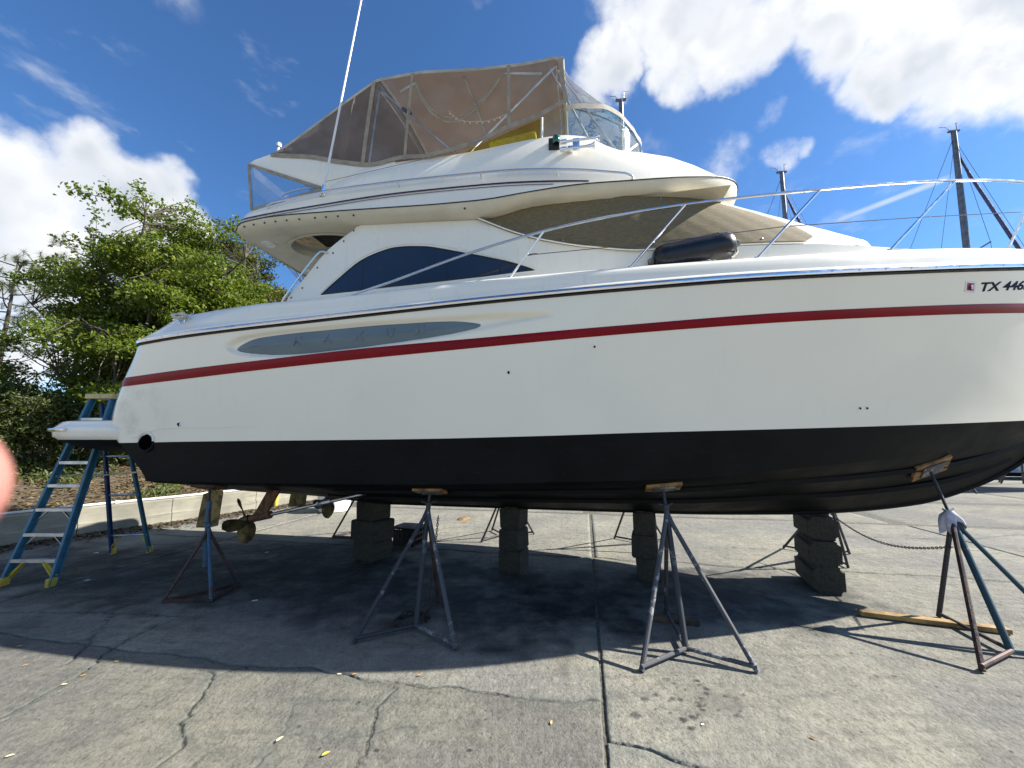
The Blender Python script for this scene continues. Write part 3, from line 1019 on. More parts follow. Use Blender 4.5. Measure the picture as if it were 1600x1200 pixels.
def tree(name, base, height, crown_c, crown_r, label, mat, n_limb, n_clump, leaves, size, aspect, seed, spread=0.36, trunk_r=0.14, group=None, cat='tree', twigs=True, up=0.35, lift=0.25, bottom=-0.85, spires=0.0, spray=0.0):
    rn = random.Random(seed)
    rg = np.random.default_rng(seed)
    root = empty(name, base)
    tag(root, label, cat, group)
    base = Vector(base)
    cc = Vector(crown_c) - base
    rx, ry, rz = crown_r
    wood = MB()
    top = Vector((cc.x, cc.y, cc.z + rz * 0.35))
    tp = spline([(0, 0, -0.1), (cc.x * .15 + .1, cc.y * .15, top.z * .25), (cc.x * .5 - .08, cc.y * .5 + .1, top.z * .55), tuple(top)], 5)
    nt = len(tp)
    wood.tube(tp, [trunk_r * (1 - 0.85 * i / (nt - 1)) for i in range(nt)], 9)
    nodes = [(p, trunk_r * (1 - .8 * i / nt)) for i, p in enumerate(tp) if i > nt * 0.3]
    for k in range(n_limb):
        a = 2 * math.pi * (k * 0.618 + rn.random() * .1)
        zf = -0.65 + 1.45 * ((k + .5) / n_limb)
        rad = math.sqrt(max(0.06, 1 - zf * zf)) * (0.72 + .22 * rn.random())
        e = cc + Vector((math.cos(a) * rx * rad, math.sin(a) * ry * rad, zf * rz * .85))
        sidx = int(nt * clamp(0.25 + 0.5 * (k / n_limb), 0, .95))
        s = tp[sidx]
        m1 = s.lerp(e, .35) + Vector((rn.uniform(-.2, .2), rn.uniform(-.2, .2), rn.uniform(-.05, .35)))
        m2 = s.lerp(e, .7) + Vector((rn.uniform(-.25, .25), rn.uniform(-.25, .25), rn.uniform(-.1, .3)))
        L = spline([s, m1, m2, e], 5)
        r0 = trunk_r * 0.45
        wood.tube(L, [r0 * (1 - .8 * i / (len(L) - 1)) for i in range(len(L))], 6)
        nodes += [(p, r0 * .5) for i, p in enumerate(L) if i > 4]
    NP = np.array([tuple(q[0]) for q in nodes])
    cl = []
    tries = 0
    while len(cl) < n_clump and tries < n_clump * 30:
        tries += 1
        d = rg.normal(size=3)
        d /= np.linalg.norm(d)
        u = rg.random() ** 0.42
        lump = 0.80 + 0.26 * math.sin(3.1 * d[0] + seed) * math.cos(2.7 * d[2] + 1.3 * seed) + 0.14 * math.sin(7.0 * d[1] + 5 * d[2] + seed)
        p = np.array([d[0] * rx, d[1] * ry, d[2] * rz]) * u * lump
        if d[2] * u < bottom:
            continue
        if spray:
            ns = rn.randint(4, 7)
            out = np.array([d[0], d[1], 0.15])
            for q in range(ns):
                a_ = rn.random() * 6.283
                rr_ = spray * math.sqrt(rn.random())
                cl.append((p + np.array(cc) + np.array([math.cos(a_) * rr_, math.sin(a_) * rr_, rn.gauss(0, .07) - .18 * rr_]) + out * spray * .3 * rn.random(), u))
        else:
            cl.append((p + np.array(cc), u))
    if spires:
        for k in range(int(spires)):
            a, b = rn.random() * 6.28, rn.random() ** .5 * .75
            p = np.array([math.cos(a) * rx * b, math.sin(a) * ry * b, rz * (math.sqrt(1 - b * b) * (0.9 + .18 * rn.random()))])
            for q in range(3):
                cl.append((p + np.array(cc) + np.array([rn.uniform(-.1, .1), rn.uniform(-.1, .1), -.3 * q + .25]), 1.2))
    C_, S_ = [], []
    for p, u in cl:
        i = int(np.argmin(((NP - p) ** 2).sum(1)))
        q = Vector(tuple(NP[i]))
        e = Vector(tuple(p))
        if twigs:
            mid = q.lerp(e, .5) + Vector((rn.uniform(-.12, .12), rn.uniform(-.12, .12), rn.uniform(0, .15)))
            wood.tube([q, mid, e], [0.018, 0.012, 0.005], 4, cap=False)
        k = int(leaves * (0.55 + .9 * rn.random()) * (0.5 if u > 1 else 1))
        ax = (e - q)
        ax = ax.normalized() if ax.length > .05 else Vector((0, 0, 1))
        sp = spread * (0.6 if u > 1 else 0.75 + .5 * rn.random())
        G = rg.normal(size=(k, 3)) * np.array([sp, sp, sp * .55])
        G += np.array(ax)[None, :] * (rg.random((k, 1)) - .6) * sp * 1.6
        C_.append(np.array(e)[None, :] + G)
    C_ = np.concatenate(C_)
    wood.build('trunk', MATS['bark'], root, angle=60)
    leaf_mesh('crown', mat, C_, size * (0.65 + .7 * rg.random(len(C_))), aspect, root, up=up, seed=seed)
    return root


tree('broadleaf_tree', (-10.9, 11.2, 1.1), 9, (-9.95, 10.9, 5.1), (3.2, 2.9, 3.9), 'tall fresh green broadleaf tree left of the yacht stern', MATS['leaf_fresh'], 20, 1250, 84, 0.098, 0.60, 3, spread=0.16, trunk_r=0.17, spires=12, bottom=-.8, up=0.2, spray=.55)
tree('oak_tree', (-11.2, 15.6, 1.0), 9, (-11.2, 15.4, 6.9), (3.6, 3.0, 3.6), 'olive brown oak tree showing between stern overhang and cabin', MATS['leaf_oak'], 16, 800, 84, 0.11, 0.5, 8, spread=0.17, trunk_r=0.2, up=0.15, spray=.55)
tree('pale_leaf_tree', (-14.0, 9.6, 1.1), 6, (-12.7, 8.5, 2.7), (1.7, 1.5, 1.9), 'smaller pale green tree at the left edge, under the tall green one', MATS['leaf_pale'], 10, 260, 80, 0.10, 0.5, 13, spread=0.16, trunk_r=0.1, spray=.45)
tree('backdrop_tree', (-9.4, 20.5, 1.0), 6, (-9.4, 20.5, 4.2), (3.6, 3.0, 3.6), 'dark tree far behind the cabin aft corner', MATS['leaf_oak'], 8, 110, 100, 0.17, 0.55, 23, spread=0.5, trunk_r=0.15)
SHR = [(-12.2, 6.9, 1.1, 2.0, 'leafy shrub nearest the blurred fingertip at left'), (-11.5, 8.0, 1.0, 2.1, 'leafy shrub behind the left rail of the stepladder'),
       (-11.0, 9.2, 1.1, 2.2, 'leafy shrub behind the stepladder treads'), (-10.2, 10.3, 1.0, 1.9, 'leafy shrub behind the swim platform'),
       (-9.3, 11.4, 1.0, 1.8, 'leafy shrub behind the rear legs of the stepladder'), (-13.3, 8.6, 1.2, 2.7, 'taller bush under the pale green tree'),
       (-12.2, 10.8, 1.3, 2.9, 'taller bush in front of the tall green tree trunk'), (-8.5, 13.2, 1.0, 1.9, 'leafy shrub at the far end of the bank behind the yacht')]
for i, (x, y, rr, h, lab) in enumerate(SHR):
    tree('shrub', (x, y, 1.0), h, (x, y, 1.0 + h * .52), (rr, rr, h * .52), lab, MATS['leaf_shrub' if i % 3 else 'leaf_pale'] if i != 5 else MATS['leaf_shrub'],
         8, 105, 62, 0.125, 0.30, 40 + i, spread=0.19, trunk_r=0.05, group='shrubs on the bank', cat='shrub', up=0.1, bottom=-.95)


def pine(base, h, seed, label):
    rn = random.Random(seed)
    rg = np.random.default_rng(seed)
    root = tag(empty('pine_tree', base), label, 'tree')
    wood = MB()
    wood.tube(spline([(0, 0, -.1), (.1, 0, h * .5), (0, .05, h)], 6), [0.14 * (1 - .85 * i / 12) for i in range(13)], 8)
    tips = []
    for k in range(30):
        z = h * (0.35 + .65 * k / 30)
        a = k * 2.4
        L = (1 - (z / h) * .75) * h * .33 + .25
        e = Vector((math.cos(a) * L, math.sin(a) * L, z + L * .35))
        wood.tube(spline([(0, 0, z), (e.x * .5, e.y * .5, z + L * .06), tuple(e)], 4), [0.03 * (1 - .7 * i / 8) for i in range(9)], 5)
        tips.append(e)
        for q in range(4):
            t = .45 + .5 * rn.random()
            b = Vector((e.x * t, e.y * t, z + L * .3 * t)) + Vector((rn.uniform(-.35, .35), rn.uniform(-.35, .35), rn.uniform(.05, .4)))
            wood.tube([Vector((e.x * t * .8, e.y * t * .8, z + L * .2 * t)), b], [.014, .008], 4)
            tips.append(b)
    tips.append(Vector((0, 0, h + .1)))
    Vv, Ff = [], []
    for tpp in tips:
        for q in range(70):
            d = Vector((rn.gauss(0, 1), rn.gauss(0, 1), rn.gauss(.55, .8))).normalized()
            L = rn.uniform(.16, .28)
            s = d.cross(Vector((rn.random(), rn.random(), rn.random()))).normalized() * .006
            b = tpp - Vector((0, 0, rn.uniform(0, .25)))
            o = len(Vv)
            Vv += [b - s, b + s, b + d * L]
            Ff.append((o, o + 1, o + 2))
    MB().add(Vv, Ff).build('crown', MATS['needle'], root, smooth=False)
    wood.build('trunk', MATS['bark'], root, angle=60)


pine((-19.8, 14.5, 1.0), 8.0, 3, 'tall pine with tufted needles at the far left edge')
pine((-17.4, 15.0, 1.0), 8.6, 5, 'pine with pale needle tufts behind the tall green tree')

# ------------------------------------------------------------------ the yacht (boat frame: x to the bow, y to port, z up; keel over the origin)
yacht = tag(empty('motor_yacht', BOAT_O, -YAW), 'white flybridge motor yacht with red stripe and black bottom propped on stands', 'yacht')
GEL = MATS['gelcoat']


def part(mb, name, mat, parent=None, **kw):
    return mb.build(name, MATS[mat] if isinstance(mat, str) else mat, parent or yacht, **kw)


def pair(mb, name, mat, parent=None, **kw):
    """a starboard part and its port twin, each an object of its own"""
    m_ = MB()
    m_.v = [(x, -y, z) for (x, y, z) in mb.v]
    m_.f = [tuple(q[::-1]) for q in mb.f]
    part(m_, name, mat, parent, **kw)
    return part(mb, name, mat, parent, **kw)


def bs(x):                              # half beam at the sheer
    if x > 1.0:
        return 1.85 * max(0.0, 1 - ((x - 1.0) / 6.3) ** 2.2)
    return 1.85 - 0.08 * clamp((-x - 2.5) / 2, 0, 1) ** 2


def bw(x):                              # half beam at the paint line
    return 1.70 * max(0.0, 1 - ((x - .5) / 6.1) ** 2.0) if x > .5 else 1.70


def bc(x):                              # half beam at the chine
    return 1.60 * max(0.0, 1 - (x / 6.3) ** 2.0) if x > 0 else 1.60


zs = hermite([(-4.42, 2.948), (-3.77, 2.996), (-3.07, 3.031), (-2.02, 3.078), (-1.05, 3.123), (0.01, 3.168), (0.79, 3.192), (1.58, 3.212), (2.45, 3.247), (3.2, 3.28), (3.92, 3.323), (4.58, 3.378), (5.35, 3.46), (7.3, 3.74)])
zw = hermite([(-4.54, 1.761), (-3.5, 1.778), (-0.7, 1.807), (.635, 1.837), (1.55, 1.866), (2.73, 1.896), (4.0, 1.935), (5.6, 2.0), (6.6, 2.05)])
zc = hermite([(-4.52, 1.302), (-2.68, 1.308), (-.73, 1.333), (.62, 1.378), (1.96, 1.425), (2.53, 1.468), (3.09, 1.525), (4.08, 1.615), (4.89, 1.707), (5.8, 1.835), (6.3, 1.93)])
zk = hermite([(-4.5, .985), (-2.545, .91), (-1.86, .866), (.45, .862), (2.02, .862), (3.6, .905), (4.01, .934), (4.88, 1.057), (5.365, 1.216), (5.684, 1.367), (5.994, 1.567), (6.3, 1.93)])
XT = hermite([(0.9, -4.33), (1.31, -4.36), (1.62, -4.58), (1.9, -4.80), (2.02, -4.84), (2.3, -4.79), (2.56, -4.69), (2.96, -4.51), (3.3, -4.45)])   # transom profile x(z)


def bh(x, z):
    f = clamp((z - zw(x)) / (zs(x) - zw(x)), 0, 1)
    return bw(x) + (bs(x) - bw(x)) * f ** 1.15


OVAL_REC = [(-3.053, 2.861), (-2.963, 2.945), (-2.719, 3.005), (-2.219, 3.036), (-1.739, 3.052), (-1.202, 3.068), (-0.688, 3.072), (0.008, 3.075), (0.535, 3.062), (0.776, 3.032), (0.661, 2.995), (0.338, 2.955), (0.004, 2.905), (-0.34, 2.855), (-0.694, 2.817), (-1.058, 2.783), (-1.512, 2.748), (-2.022, 2.720), (-2.471, 2.716), (-2.896, 2.765)]
OVAL = [(-2.938, 2.841), (-2.824, 2.912), (-2.635, 2.962), (-2.219, 2.996), (-1.739, 3.015), (-1.202, 3.034), (-0.689, 3.040), (-0.336, 3.032), (-0.095, 3.004), (0.006, 2.972), (-0.097, 2.924), (-0.339, 2.876), (-0.693, 2.838), (-1.058, 2.806), (-1.511, 2.777), (-2.022, 2.748), (-2.429, 2.752), (-2.809, 2.794)]


def closed_spline(P, n=4):
    m = len(P)
    out = []
    for i in range(m):
        a, b, c_, d = (np.array(P[(i + k) % m]) for k in (-1, 0, 1, 2))
        for k in range(n):
            t = k / n
            out.append(tuple(0.5 * ((2 * b) + (c_ - a) * t + (2 * a - 5 * b + 4 * c_ - d) * t * t + (3 * b - a - 3 * c_ + d) * t**3)))
    return out


REC = np.array(closed_spline(OVAL_REC, 5))
RECc = np.vstack([REC, REC[:1]])


def inside(poly, x, z):
    c_ = False
    j = len(poly) - 1
    for i in range(len(poly)):
        xi, zi, xj, zj = poly[i][0], poly[i][1], poly[j][0], poly[j][1]
        if (zi > z) != (zj > z) and x < (xj - xi) * (z - zi) / (zj - zi + 1e-12) + xi:
            c_ = not c_
        j = i
    return c_


def recess(x, z):
    if not (-3.1 < x < 0.82 and 2.68 < z < 3.1):
        return 0.0
    if not inside(REC, x, z):
        return 0.0
    d = float(polydist(np.array([x]), np.array([z]), RECc)[0])
    return 0.045 * sstep(d, 0.0, 0.05)


# white topsides
us = sorted(set([round(i / 150, 5) for i in range(151)] + [round(0.125 + i * 0.0026, 5) for i in range(130)]))
fs = [0, .06, .12, .2, .28, .36, .44, .52, .6] + [0.64 + .36 * i / 26 for i in range(27)]
hull = MB()
rows = []
for f in fs:
    row = []
    zt = 1.761 + (2.948 - 1.761) * f
    x0, x1 = XT(zt), 6.6 + 0.7 * f
    for u in us:
        x = x0 + (x1 - x0) * u
        z = zw(x) + (zs(x) - zw(x)) * f
        b = bw(x) + (bs(x) - bw(x)) * f ** 1.15
        if u > 0.93:
            k = (u - .93) / .07
            b0 = bw(x0 + (x1 - x0) * .93) + (bs(x0 + (x1 - x0) * .93) - bw(x0 + (x1 - x0) * .93)) * f ** 1.15
            b = b0 * (1 - k)
        # rounded quarter at the transom
        q = clamp(1 - (x - x0) / 0.16, 0, 1)
        b -= 0.10 * q * q
        row.append((x, -(b - recess(x, z)), z))
    rows.append(row)
hull.grid(rows)
NU = len(us)
hull.mirror_y()
hull_o = part(hull, 'hull', 'hull_gelcoat', angle=60)
# transom skin
tr = MB()
rr = []
for r_ in rows:
    p = r_[0]
    rr.append([(p[0] - 0.12 * (1 - (k / 8 - 1) ** 2), p[1] * (1 - k / 8), p[2]) for k in range(17)])
tr.grid(rr, flip=True)
part(tr, 'transom', 'hull_gelcoat', angle=60)

# black bottom: boot side (chine to paint line), bottom (keel to chine), lower transom
bot = MB()
fr = [i / 8 for i in range(9)]
rows_b = []
us2 = [i / 90 for i in range(91)]
for f in fr:
    row = []
    zt = 1.302 + (1.761 - 1.302) * f
    x0, x1 = XT(zt), 6.3 + 0.3 * f
    for u in us2:
        x = x0 + (x1 - x0) * u
        z = zc(x) + (zw(x) - zc(x)) * f
        b = bc(x) + (bw(x) - bc(x)) * f
        if u > .93:
            xa = x0 + (x1 - x0) * .93
            b = (bc(xa) + (bw(xa) - bc(xa)) * f) * (1 - (u - .93) / .07)
        q = clamp(1 - (x - x0) / 0.16, 0, 1)
        b -= 0.10 * q * q
        row.append((x, -b - 0.001, z))
    rows_b.append(row)
bot.grid(rows_b)
flat = []
for k, g_ in enumerate([0, .2, .4, .6, .8, .93, 1.0]):
    row = []
    for j, u in enumerate(us2):
        x = -4.33 + (6.3 + 4.33) * u if k < 6 else rows_b[0][j][0]
        cx, cy, cz = rows_b[0][j]
        if k == 6:
            row.append((cx, cy, cz))
        else:
            b = -cy * g_
            z = zk(x) + (cz - zk(x)) * (g_ ** 1.05) * (0.96 if k == 5 else 1.0)
            row.append((x, -b, z))
    flat.append(row)
bot.grid(flat)
bot.mirror_y()
bottom_o = part(bot, 'hull_bottom', 'bottom_paint', angle=28)
lt = MB()
loop = [r_[0] for r_ in rows_b[::-1]] + [r_[0] for r_ in flat[::-1][1:]]
loop = [(p[0], p[1], p[2]) for p in loop]
lt.grid([[(p[0] - 0.10 * (1 - (k / 6 - 1) ** 2) * sstep(p[2], .95, 1.7), p[1] * (1 - k / 6), p[2]) for k in range(13)] for p in loop], flip=False)
part(lt, 'lower_transom', 'bottom_paint', angle=50)
# spray strakes
for g_, ua, ub in ((0.42, .18, .95), (0.74, .22, .96)):
    for s in (-1, 1):
        sk = MB()
        P = []
        for u in np.linspace(ua, ub, 50):
            x = -4.33 + 10.63 * u
            j = min(90, max(0, int(round(u * 90))))
            cy, cz = -bc(x), zc(x)
            b = bc(x) * g_
            z = zk(x) + (cz - zk(x)) * g_ ** 1.05
            w = 0.055 * sstep(u, ua, ua + .08) * (1 - sstep(u, ub - .1, ub) * .8)
            P.append([(x, s * (b - w), z - 0.012), (x, s * (b + w), z - 0.018), (x, s * (b + w * 1.05), z + .03)])
        sk.grid(P)
        part(sk, 'spray_strake', 'bottom_paint', bottom_o, angle=25)
keel = MB()
keel.tube([(x, 0, zk(x) + .012) for x in np.linspace(-2.6, 6.1, 60)], 0.035, 6)
part(keel, 'keel', 'bottom_paint', bottom_o)


def hull_ribbon(ztop, zbot, off, x0f, x1f, n=140, k=4, bulge=0.0):
    mb = MB()
    rws = []
    for i in range(k + 1):
        f = i / k
        row = []
        for j in range(n + 1):
            t = j / n
            xa, xb = x0f(f), x1f
            x = xa + (xb - xa) * t
            z = zbot(x) + (ztop(x) - zbot(x)) * f
            b = bh(x, z)
            q = clamp(1 - (x - XT(z)) / 0.16, 0, 1)
            b -= 0.10 * q * q
            row.append((x, -(b + off + bulge * math.sin(math.pi * f)), z))
        rws.append(row)
    mb.grid(rws)
    return mb


st_t = hermite([(-4.7, 2.552), (-3.766, 2.62), (-2.513, 2.70), (-1.511, 2.765), (-.694, 2.803), (0, 2.829), (.784, 2.862), (1.575, 2.895), (2.737, 2.963), (3.943, 3.037), (5.414, 3.159), (6.9, 3.30)])
st_b = hermite([(-4.7, 2.445), (-3.763, 2.505), (-2.515, 2.59), (-1.513, 2.652), (-.696, 2.696), (0, 2.732), (.782, 2.772), (1.573, 2.811), (2.738, 2.876), (3.95, 2.951), (5.433, 3.069), (6.9, 3.21)])
sp_ = hull_ribbon(st_t, st_b, 0.003, lambda f: XT(2.44 + .11 * f) + .002, 6.75, bulge=0.006)
pair(sp_, 'red_stripe', 'red_stripe', hull_o)

# rub rail: black lower lip, bright insert, painted upper lip
RT = lambda x: zs(x) + 0.085
rub = MB()
for (za, zb, off, mt, nm) in ((0.000, 0.022, 0.018, 'black_rubber', 'rub_rail_gasket'), (0.022, 0.066, 0.030, 'stainless', 'rub_rail')):
    mb = MB()
    rws = []
    for (dz, o) in ((za, 0), (za + .003, off), ((za + zb) / 2, off + .006), (zb - .003, off), (zb, 0)):
        row = []
        for j in range(161):
            x = -4.47 + (7.28 + 4.47) * j / 160
            q = clamp(1 - (x + 4.5) / 0.16, 0, 1)
            row.append((x, -(max(0, bs(x) - .10 * q * q) + o), zs(x) + dz))
        rws.append(row)
    mb.grid(rws)
    pair(mb, nm, mt)
scr = MB()
for j in range(44):
    x = -4.2 + j * 0.25
    if bs(x) > .1:
        scr.lathe([(0.006, 0), (0.006, .004), (0, .005)], (x, -(bs(x) + .035), zs(x) + .044), (0, -1, 0), 6)
part(scr, 'rub_rail_screws', 'aluminium')['kind'] = 'stuff'
# navy pinstripe above the rail
ps = MB()
ps.grid([[(x, -(bs(x) - .10 * clamp(1 - (x + 4.5) / .16, 0, 1) ** 2 + .004 - dz * .3), RT(x) + dz - .018) for x in np.linspace(-4.4, 7.2, 150)] for dz in (0, .012)])
part(ps, 'pinstripe', 'navy_vinyl')

# deck moulding
zd = hermite([(-4.56, 3.12), (-4.3, 3.235), (-3.97, 3.36), (-3.158, 3.415), (-2.45, 3.438), (-1.834, 3.443), (-1.179, 3.462), (-.414, 3.500), (.264, 3.518), (1.289, 3.525), (1.7, 3.533), (2.279, 3.548), (2.853, 3.572), (3.496, 3.615), (4.367, 3.685), (5.4, 3.78), (7.2, 3.93)])
deck = MB()
xd = list(np.linspace(-4.50, -3.5, 16)) + list(np.linspace(-3.4, 7.2, 130))
rws = []
for (inset, f) in ((-.002, -.02), (0.0, 0.0), (0.006, .09), (0.022, .17), (0.030, .19), (0.036, .38), (0.048, .62), (0.066, .76), (0.10, .87), (0.15, .95), (0.20, .99), (0.24, 1.0), (0.32, 1.0), (1.0, 1.05)):
    row = []
    for x in xd:
        q = clamp(1 - (x + 4.5) / 0.16, 0, 1)
        b = max(0.0, bs(x) - .10 * q * q)
        lo = RT(x) - .018
        z = lo + (zd(x) - lo) * f
        soft = {.036: .06, .048: .09, .066: .12, .10: .15, .15: .18}.get(inset, inset)      # the gunwale lies flatter towards the stern
        k_ = sstep(-x, 2.6, 3.9)
        y = 0.0 if inset == 1.0 else max(0.0, b - (inset * (1 - k_) + soft * k_) * min(1, b / .5))
        if inset in (.048, .066, .10):
            z -= (zd(x) - lo) * .10 * k_
        row.append((x, -y, z + (0.06 if inset == 1.0 and x > -2 else 0)))
    rws.append(row)
deck.grid(rws)
aft_cap = [r_[0] for r_ in rws]
deck.add(aft_cap + [(-4.62, 0, p[2]) for p in aft_cap], [(i, i + 1, len(aft_cap) + i + 1, len(aft_cap) + i) for i in range(len(aft_cap) - 1)])
deck.mirror_y()
deck_o = part(deck, 'deck', GEL, angle=50)
# cockpit coaming lip along the aft quarter
lip = MB()
lip.tube([(x, -(bs(x) - .26), zd(x) + .004) for x in np.linspace(-4.2, -2.6, 24)], 0.014, 8)
pair(lip, 'cockpit_lip', 'white_plastic', deck_o)

# swim platform: rounded slab with a bright edge strip
pf = MB()
prof = [(0.00, 1.99), (-0.03, 2.035), (-.09, 2.045), (-.16, 2.05), (-1.0, 2.06)]


def plat_ring(inset, z, n=160):
    s0 = 1 - inset / 1.6
    pts = [(-4.30, -1.2 * s0, z), (-4.46, -1.60 * s0, z), (-4.55, -1.70 * s0, z), (-4.66, -1.735 * s0, z)]
    for k in range(n + 1):
        t = k / n
        # outline from near inboard corner round the aft edge to the far one
        y = -1.74 * math.copysign(abs(math.cos(math.pi * t)) ** 0.22, math.cos(math.pi * t))
        x = -4.74 - 1.20 * (math.sin(math.pi * t)) ** 0.30
        s_ = 1 - inset / 1.6
        pts.append((x + inset * (1 if math.sin(math.pi * t) > .2 else .3), y * s_, z))
    return pts + [(-4.66, 1.735 * s0, z), (-4.55, 1.70 * s0, z), (-4.46, 1.60 * s0, z), (-4.30, 1.2 * s0, z)]


rings = [plat_ring(.75, 1.615), plat_ring(.42, 1.635), plat_ring(.16, 1.72), plat_ring(.05, 1.80)]
pf.grid(rings, flip=True)
pfb = part(pf, 'platform_underside', 'bottom_paint', angle=50)
pf = MB()
rings = [plat_ring(.05, 1.80), plat_ring(.012, 1.84), plat_ring(0.0, 1.93), plat_ring(.005, 1.95), plat_ring(.02, 1.965), plat_ring(.06, 2.03), plat_ring(.11, 2.045), plat_ring(.8, 2.05), plat_ring(1.5, 2.05)]
pf.grid(rings, flip=True)
plat_o = part(pf, 'swim_platform', GEL, angle=40)
ed = MB()
pr = plat_ring(-.012, 1.925)
ed.tube([p for p in pr if p[0] < -5.35], 0.022, 8)
part(ed, 'platform_edge_strip', 'stainless', plat_o)

# exhaust port and skin fittings
ex = Vector((-4.173, -1.695, 1.775))
e = MB()
e.lathe([(0.128, -0.01), (0.122, .006), (0.105, .012), (0.098, .008), (0.092, -.12), (0.0, -.12)], ex, (0, -1, 0.02), 28)
exo = part(e, 'exhaust_port', 'bottom_paint')
e = MB()
e.tube([ex + Vector((math.cos(a) * .118, -.010, math.sin(a) * .118)) for a in np.linspace(RAD(4), RAD(176), 20)], .016, 8)
part(e, 'exhaust_lip', 'hull_gelcoat', exo)
e = MB()
e.lathe([(0.097, 0.004), (0.09, .013), (0.05, .010), (0.0001, .009)], ex, (0, -1, .02), 24)
part(e, 'exhaust_flap', 'hole_black', exo)
for i, (x, z, r0) in enumerate([(-3.70, 1.98, .028), (.294, 2.469, .018), (1.144, 2.691, .014), (3.621, 2.097, .014), (3.692, 2.098, .014)]):
    t = MB()
    t.lathe([(r0, -.01), (r0, .006), (r0 * .7, .012), (r0 * .5, .010), (r0 * .45, -.01), (0, -.01)], (x, -bh(x, z), z), (0.0, -1, -.1), 14)
    fo_ = part(t, 'skin_fitting', 'stainless')
    t = MB()
    t.disc((x, -bh(x, z) - .0125, z), r0 * .62, (0, -1, -.1), 14)
    part(t, 'fitting_bore', 'hole_black', fo_)
# knuckle line above the exhaust
kl = MB()
kl.tube([(x, -(bh(x, zw(x) + .16) + .001), zw(x) + .16 - .10 * sstep(x, -3.95, -4.35)) for x in np.linspace(-4.38, -2.6, 24)], [0.006 * (1 - i / 26) + .001 for i in range(24)], 5)
part(kl, 'knuckle_line', 'hull_gelcoat')

# ------------------------------------------------------------------ recessed side window with raised maker's letters
OV = closed_spline(OVAL, 4)
OVc = np.array(OV + OV[:1])


def oval_y(x, z):
    d = float(polydist(np.array([x]), np.array([z]), OVc)[0])
    return -(bh(x, z) - 0.042 + 0.026 * sstep(d, 0, .15) + .008 * min(1, d / .02))


win = MB()
cxm = [(-2.6 + 2.3 * i / 1, 0) for i in range(1)]
rws = []
spine_z = hermite([(-2.938, 2.841), (-2.4, 2.876), (-1.6, 2.902), (-.7, 2.938), (0.006, 2.972)])
for s_ in (1.0, .93, .84, .72, .58, .42, .25, .1):
    row = []
    for (x, z) in OV:
        zc_ = spine_z(x)
        xx = x if -2.75 < x < -.2 else (-2.75 + (x + 2.75) * s_ if x < -2.75 else -.2 + (x + .2) * s_)
        zz = zc_ + (z - zc_) * s_ if -2.75 < x < -.2 else spine_z(xx) + (z - zc_) * s_
        row.append((xx, oval_y(xx, zz) if s_ < 1 else -(bh(xx, zz) - .046), zz))
    rws.append(row)
win.grid(rws, closed=True, flip=True)
win.grid([rws[-1], [(p[0], p[1], spine_z(p[0])) for p in rws[-1]]], closed=True, flip=True)
m2 = MB()
m2.v, m2.f = list(win.v), list(win.f)
hw_o = pair(win, 'hull_window', 'grey_glass', angle=50)


def text_mesh(body, size, bold=0.0, shear=0.0):
    cu = bpy.data.curves.new('t', 'FONT')
    cu.body = body
    cu.size = size
    cu.offset = bold
    cu.shear = shear
    cu.extrude = 0.0
    cu.resolution_u = 6
    ob = bpy.data.objects.new('t', cu)
    COL.objects.link(ob)
    dg = bpy.context.evaluated_depsgraph_get()
    me = bpy.data.meshes.new_from_object(ob.evaluated_get(dg))
    v_ = [tuple(p.co) for p in me.vertices]
    f_ = [tuple(p.vertices) for p in me.polygons]
    bpy.data.objects.remove(ob)
    bpy.data.meshes.remove(me)
    return v_, f_


def raised(v_, f_, fn, depth):
    """plate of letters: front face mapped by fn(u, v, depth), with side walls"""
    n = len(v_)
    V = [fn(u, w, depth) for u, w, _ in v_] + [fn(u, w, -0.002) for u, w, _ in v_]
    ec = {}
    for q in f_:
        for a, b in zip(q, q[1:] + q[:1]):
            ec[(a, b)] = 1
    F = list(f_)
    for (a, b) in ec:
        if (b, a) not in ec:
            F.append((b, a, n + a, n + b))
    return V, F


for ch, xc in zip('MAXUM', (-2.12, -1.74, -1.36, -1.00, -0.66)):
    v_, f_ = text_mesh(ch, 0.135, 0.002)
    w_ = (min(p[0] for p in v_) + max(p[0] for p in v_)) / 2
    z0 = spine_z(xc) - .035
    V, F = raised(v_, f_, lambda u, w, d: (xc + (u - w_) * 1.15, oval_y(xc + (u - w_), z0 + w + u * .04) - d - .001, z0 + w + (u - w_) * .05), 0.006)
    MB().add(V, F).build('letter', MATS['grey_glass'], hw_o, angle=30)
# registration number
v_, f_ = text_mesh('TX 4463', 0.112, 0.003, 0.20)
umax = max(p[0] for p in v_)
sc_ = 0.65 / umax
reg_z = lambda x: 3.222 + (x - 4.82) * 0.115
V, F = raised(v_, f_, lambda u, w, d: (4.82 + u * sc_, -(bh(4.82 + u * sc_, reg_z(4.82 + u * sc_) + w) + .0025 + d), reg_z(4.82 + u * sc_) + w), 0.0008)
part(MB().add(V, F), 'registration_number', 'navy_vinyl', hull_o, smooth=False)


def decal(x0, x1, z0, z1, off, name, mat):
    mb = MB()
    mb.grid([[(x, -(bh(x, z) + off), z) for x in np.linspace(x0, x1, 5)] for z in (z0, (z0 + z1) / 2, z1)])
    return part(mb, name, mat, hull_o, smooth=False)


